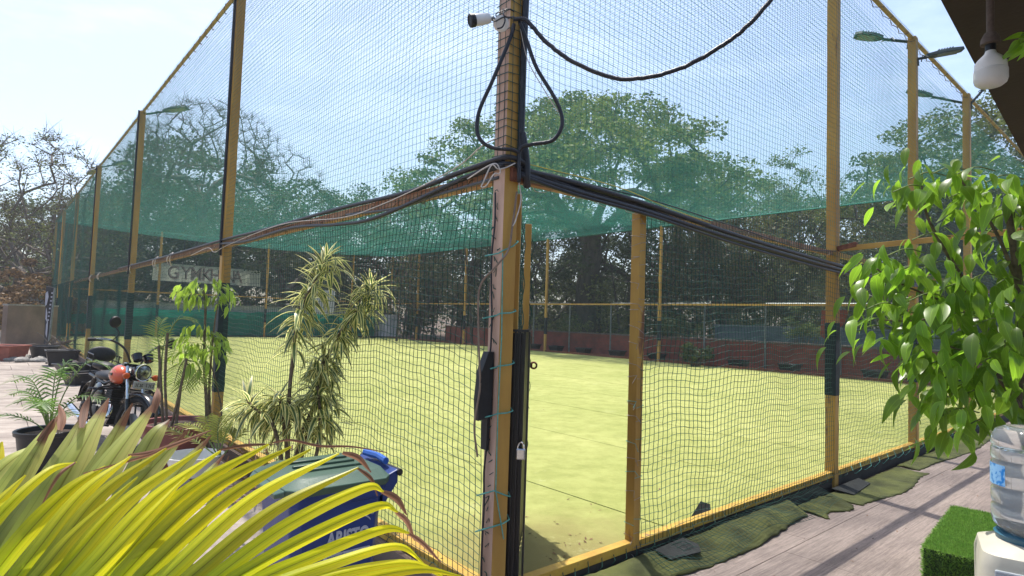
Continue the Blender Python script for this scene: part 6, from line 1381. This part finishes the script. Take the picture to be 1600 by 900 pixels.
# tree lines: four kinds of tree, copied with their own size and turn
protos = [make_tree('shade_tree', 'dense dark shade tree in the tree line, directly behind the left end of the sign', TP(210, 47), 12.2, 5.6, 2.6, 2.2, 85, .32, lf_dark, 190, .25, 31, spread=(1.25, 1.25, 1.25), flat=.7, group='trees in the belt behind the pitch'),
          make_tree('shade_tree', 'mid green round headed tree in the tree line, behind the gap between the dracaena heads', TP(540, 50), 12.2, 5.4, 2.4, 2.0, 85, .28, lf_mid, 190, .23, 32, spread=(1.2, 1.2, 1.2), flat=.65, group='trees in the belt behind the pitch'),
          make_tree('thorn_tree', 'tangled olive grey half bare tree directly right of the great tree', TP(1130, 37), 8.8, 4.8, 1.6, 1.5, 90, .22, lf_olive, 95, .16, 33, spread=(.95, .95, .95), flat=.8, bare=1, twl=1.0, group='trees in the belt behind the pitch'),
          make_tree('shade_tree', 'sparse open tree with visible forked limbs behind the left net', TP(440, 43), 12.2, 5.2, 3.6, 3.0, 60, .28, lf_dark, 160, .21, 34, spread=(1.1, 1.1, 1.1), flat=.5, group='trees in the belt behind the pitch')]
spots = [(0, 60, 58, 1.05, 'farthest dark tree seen through the leafless tree at the left edge'), (0, 300, 50, 1.36, 'dense dark tree under the wide leafless tree'), (1, 385, 53, 1.08, 'mid green tree behind the right end of the sign'),
         (0, 470, 56, 1.05, 'dark tree behind the upper head of the dracaena'), (2, 160, 48, 1.1, 'olive half bare tree behind the left corner of the pitch'), (3, 600, 46, 1.0, 'open limbed tree above the white sheet in the far corner'),
         (1, 640, 55, 1.0, 'mid green tree just left of the corner post, beneath the great crown'), (2, 655, 42, .8, 'low half bare tree behind the far corner of the pitch'), (0, 720, 50, 1.05, 'dark tree hidden mostly behind the corner post'),
         (3, 770, 44, .9, 'open limbed tree directly left of the corner post top rail'), (2, 850, 46, .95, 'half bare tree seen through the open gateway, left of the great trunk'), (1, 880, 52, 1.0, 'mid green tree far behind the open gateway'),
         (0, 1050, 50, 1.1, 'dark tree right of the great trunk, behind its crown edge'), (2, 1075, 38, .85, 'low tangled tree right behind the red wall near the centre right'), (2, 1190, 42, 1.35, 'olive tangled tree left of the first tall right post'),
         (2, 1262, 36, 1.2, 'tangled half bare tree directly behind the first tall right post'), (1, 1240, 47, 1.0, 'leafy tree behind the slim young tree'), (2, 1345, 38, 1.35, 'tangled half bare tree between the first and second tall right posts'),
         (0, 1400, 40, 1.0, 'dark tree behind the second tall right post'), (1, 1480, 36, .95, 'mid green tree low behind the potted foliage on the right'), (0, 1590, 34, 1.0, 'dark tree at the right edge below the veranda roof'),
         (3, 1130, 55, 1.05, 'open limbed tree far back right of the great crown'), (3, 240, 42, .9, 'open limbed tree in front of the dark one left of the sign'), (2, 1420, 28, .8, 'nearest tangled tree behind the right net and foliage'),
         (0, -60, 50, 1.0, 'dark tree cut by the left edge of the photo'), (1, 100, 62, 1.0, 'distant tree behind the far left corner post'), (1, 1660, 30, 1.0, 'leafy tree past the right edge of the photo')]
for i, (k, px, d, sc, lab) in enumerate(spots): copy_tree(protos[k], TP(px, d), i*1.37+.4, sc, lab)
# undergrowth: dense low mass behind the walls
def undergrowth(name, label, pxs, dmin, dmax, hmin, hmax, n, mt, seed, size=.22, per=150, spread=1.1):
    r_ = random.Random(seed); c = []
    for i in range(n):
        p = TP(r_.uniform(*pxs), r_.uniform(dmin, dmax)); hh = r_.uniform(hmin, hmax); c.append(p+Z*(r_.random()**.8*hh+.2))
    o = leaf_cloud(np.random.default_rng(seed), c, (spread, spread, spread), per, size, .8, name, mt); tag(o, label, 'undergrowth', kind='stuff')
undergrowth('undergrowth', 'dark tangled undergrowth filling the gaps between trunks behind the pitch', (-60, 1050), 46, 62, 1, 5.5, 330, lf_mid, 71, .3, 130, 1.6)
undergrowth('undergrowth', 'tangled dry undergrowth behind the red wall on the right', (780, 1700), 36, 50, 1, 5.0, 220, lf_olive, 72, .24, 130, 1.5)
undergrowth('undergrowth', 'dark bushes along the foot of the trees at far left', (-80, 240), 40, 50, .5, 4.0, 90, lf_dark, 73, .26, 130, 1.4)
mb = MB(); r_ = random.Random(5)
for i in range(90):
    p = TP(r_.uniform(620, 1560), r_.uniform(36, 52)); hgt = r_.uniform(3, 7); dx = r_.uniform(-1.2, 1.2); mb.tube([p, p+Vector((dx*.4, 0, hgt*.5)), p+Vector((dx, r_.uniform(-.5, .5), hgt))], [.09, .06, .03], 5, caps=False)
tag(mb.build('thin_trunks', bark), 'many thin dark stems standing among the undergrowth', 'undergrowth', kind='stuff')
# bushy shrub and potted plants along the red wall
def bush(px, d, z0, r0, mt, label, seed, group=None, size=.13):
    root = empty('bush', label, 'bush', TP(px, d), group); r_ = random.Random(seed); c = [Vector((r_.gauss(0, r0*.5), r_.gauss(0, r0*.5), z0+abs(r_.gauss(0, r0*.5)))) for _ in range(14)]
    leaf_cloud(np.random.default_rng(seed), c, (r0*.42,)*3, 70, size, .8, 'foliage', mt, root)
    mb = MB()
    for q in c: mb.tube([(0, 0, 0), q*.6, q], [.03, .02, .01], 4, caps=False)
    mb.build('stems', stemm, root); return root
for i, (px, d, z0, r0, m_, lab) in enumerate([(893, 33, .9, 1.0, lf_rain, 'light green bush behind the red wall left of the great trunk'), (1065, 31, 1.4, .8, lf_rain, 'light green bush above the red wall beside a pipe upright'),
        (1180, 33, 1.6, 1.1, lf_rain, 'sunlit green bush behind the grey wall'), (1085, 23.6, .5, .5, lf_mid, 'small leafy plant in front of the red wall below the pipe rail'), (1250, 25, 1.5, .8, lf_rain, 'green bush left of the first tall right post, behind the red wall'), (965, 36, .8, .7, lf_rain, 'pale spiky bush at the foot of the great tree')]): bush(px, d, z0, r0, m_, lab, 300+i)
where = ['seen left of the open gateway centre', 'second one seen in the open gateway', 'third one, right of the second gateway pipe', 'fourth one, just left of the slim gate post', 'first one right of the slim gate post', 'under the second pipe upright right of the gate post', 'below the small leafy plant', 'below the torn red cloth side of the pipe rail', 'just left of the first tall right post', 'just right of the first tall right post', 'half hidden by the potted foliage']
for i, t in enumerate((22.5, 20.9, 19.2, 17.3, 15.2, 13.0, 11.2, 9.2, 7.2, 4.4, 2.0)):
    root = pot(Q(W+.42, t, -.02), .26, .34, potblack, 'black planter box, '+where[i], sq=True, ln=1.4, rot=A+math.pi/2, group='black planter boxes along the red wall')

# ------------------------------------------------------------ put every root at its thing's base
def rebase(o, P):
    P = Vector(P)
    if o.location.length > 1e-6: return
    o.location = P
    for ch in o.children: ch.matrix_parent_inverse = Matrix.Translation(-P)
rebase(lf, Q(0, L/2, G0)); rebase(rf, Q(W/2, 0, G0)); rebase(cp, Q(0, 0, G0)); rebase(gl, h0); rebase(cc, jb); rebase(vr, rp(2, 2, 0)); rebase(rw, Q(W+1.5, L*.4, -.15)); rebase(gw, Q(W+7, 6.5, -.12)); rebase(pf, Q(W+.75, 9, -.1)); rebase(bwr, Q(9, L+.55, -.14))
for o in list(COL.objects):
    if o.name.startswith('net_fence') and o.location.length < 1e-6: rebase(o, Q(W, L/2, 0) if 'far' in o['label'] else Q(W/2, L, 0))

# ------------------------------------------------------------ thin warm haze over the pitch and the trees
hz = MB().box((0, 40, 9.8), (130, 104, 22.4)); hzm = bpy.data.materials.new('haze_air'); hzm.use_nodes = True
hn = hzm.node_tree.nodes; hn.clear(); ho_ = hn.new('ShaderNodeOutputMaterial'); hv = hn.new('ShaderNodeVolumePrincipled'); hv.inputs['Density'].default_value = .0011; hv.inputs['Color'].default_value = (.93, .96, 1, 1); hv.inputs['Anisotropy'].default_value = .3
hzm.node_tree.links.new(hv.outputs['Volume'], ho_.inputs['Volume'])
tag(hz.build('haze', hzm), 'thin pale haze over the pitch and the far trees', kind='stuff')

mb = MB(); r_ = random.Random(77)
for i in range(110):
    p = Q(r_.gauss(.9, .5), abs(r_.gauss(.2, .5))+.05, .004) if i < 60 else Q(r_.uniform(.3, 9), r_.uniform(.2, 7), .004)
    a_ = r_.uniform(0, 6.28); l_ = r_.uniform(.006, .022); d = Vector((math.cos(a_), math.sin(a_), r_.uniform(.0, .3)))*l_; e = Vector((-math.sin(a_), math.cos(a_), 0))*l_*.4
    mb.add([p-d, p-e+Z*.003, p+d+Z*.002, p+e+Z*.004], [(0, 1, 2, 3)])
for i in range(120):
    p = Q(r_.uniform(.5, 9), r_.uniform(-.2, -2.2), G0+.003); a_ = r_.uniform(0, 6.28); l_ = r_.uniform(.006, .02); d = Vector((math.cos(a_), math.sin(a_), .1))*l_; e = Vector((-math.sin(a_), math.cos(a_), 0))*l_*.4
    mb.add([p-d, p-e+Z*.003, p+d+Z*.002, p+e+Z*.004], [(0, 1, 2, 3)])
tag(mb.build('fallen_bits', MATS['dry_leaf']), 'small dry leaf bits scattered on the turf inside the gateway and on the floor', 'leaf litter', kind='stuff')
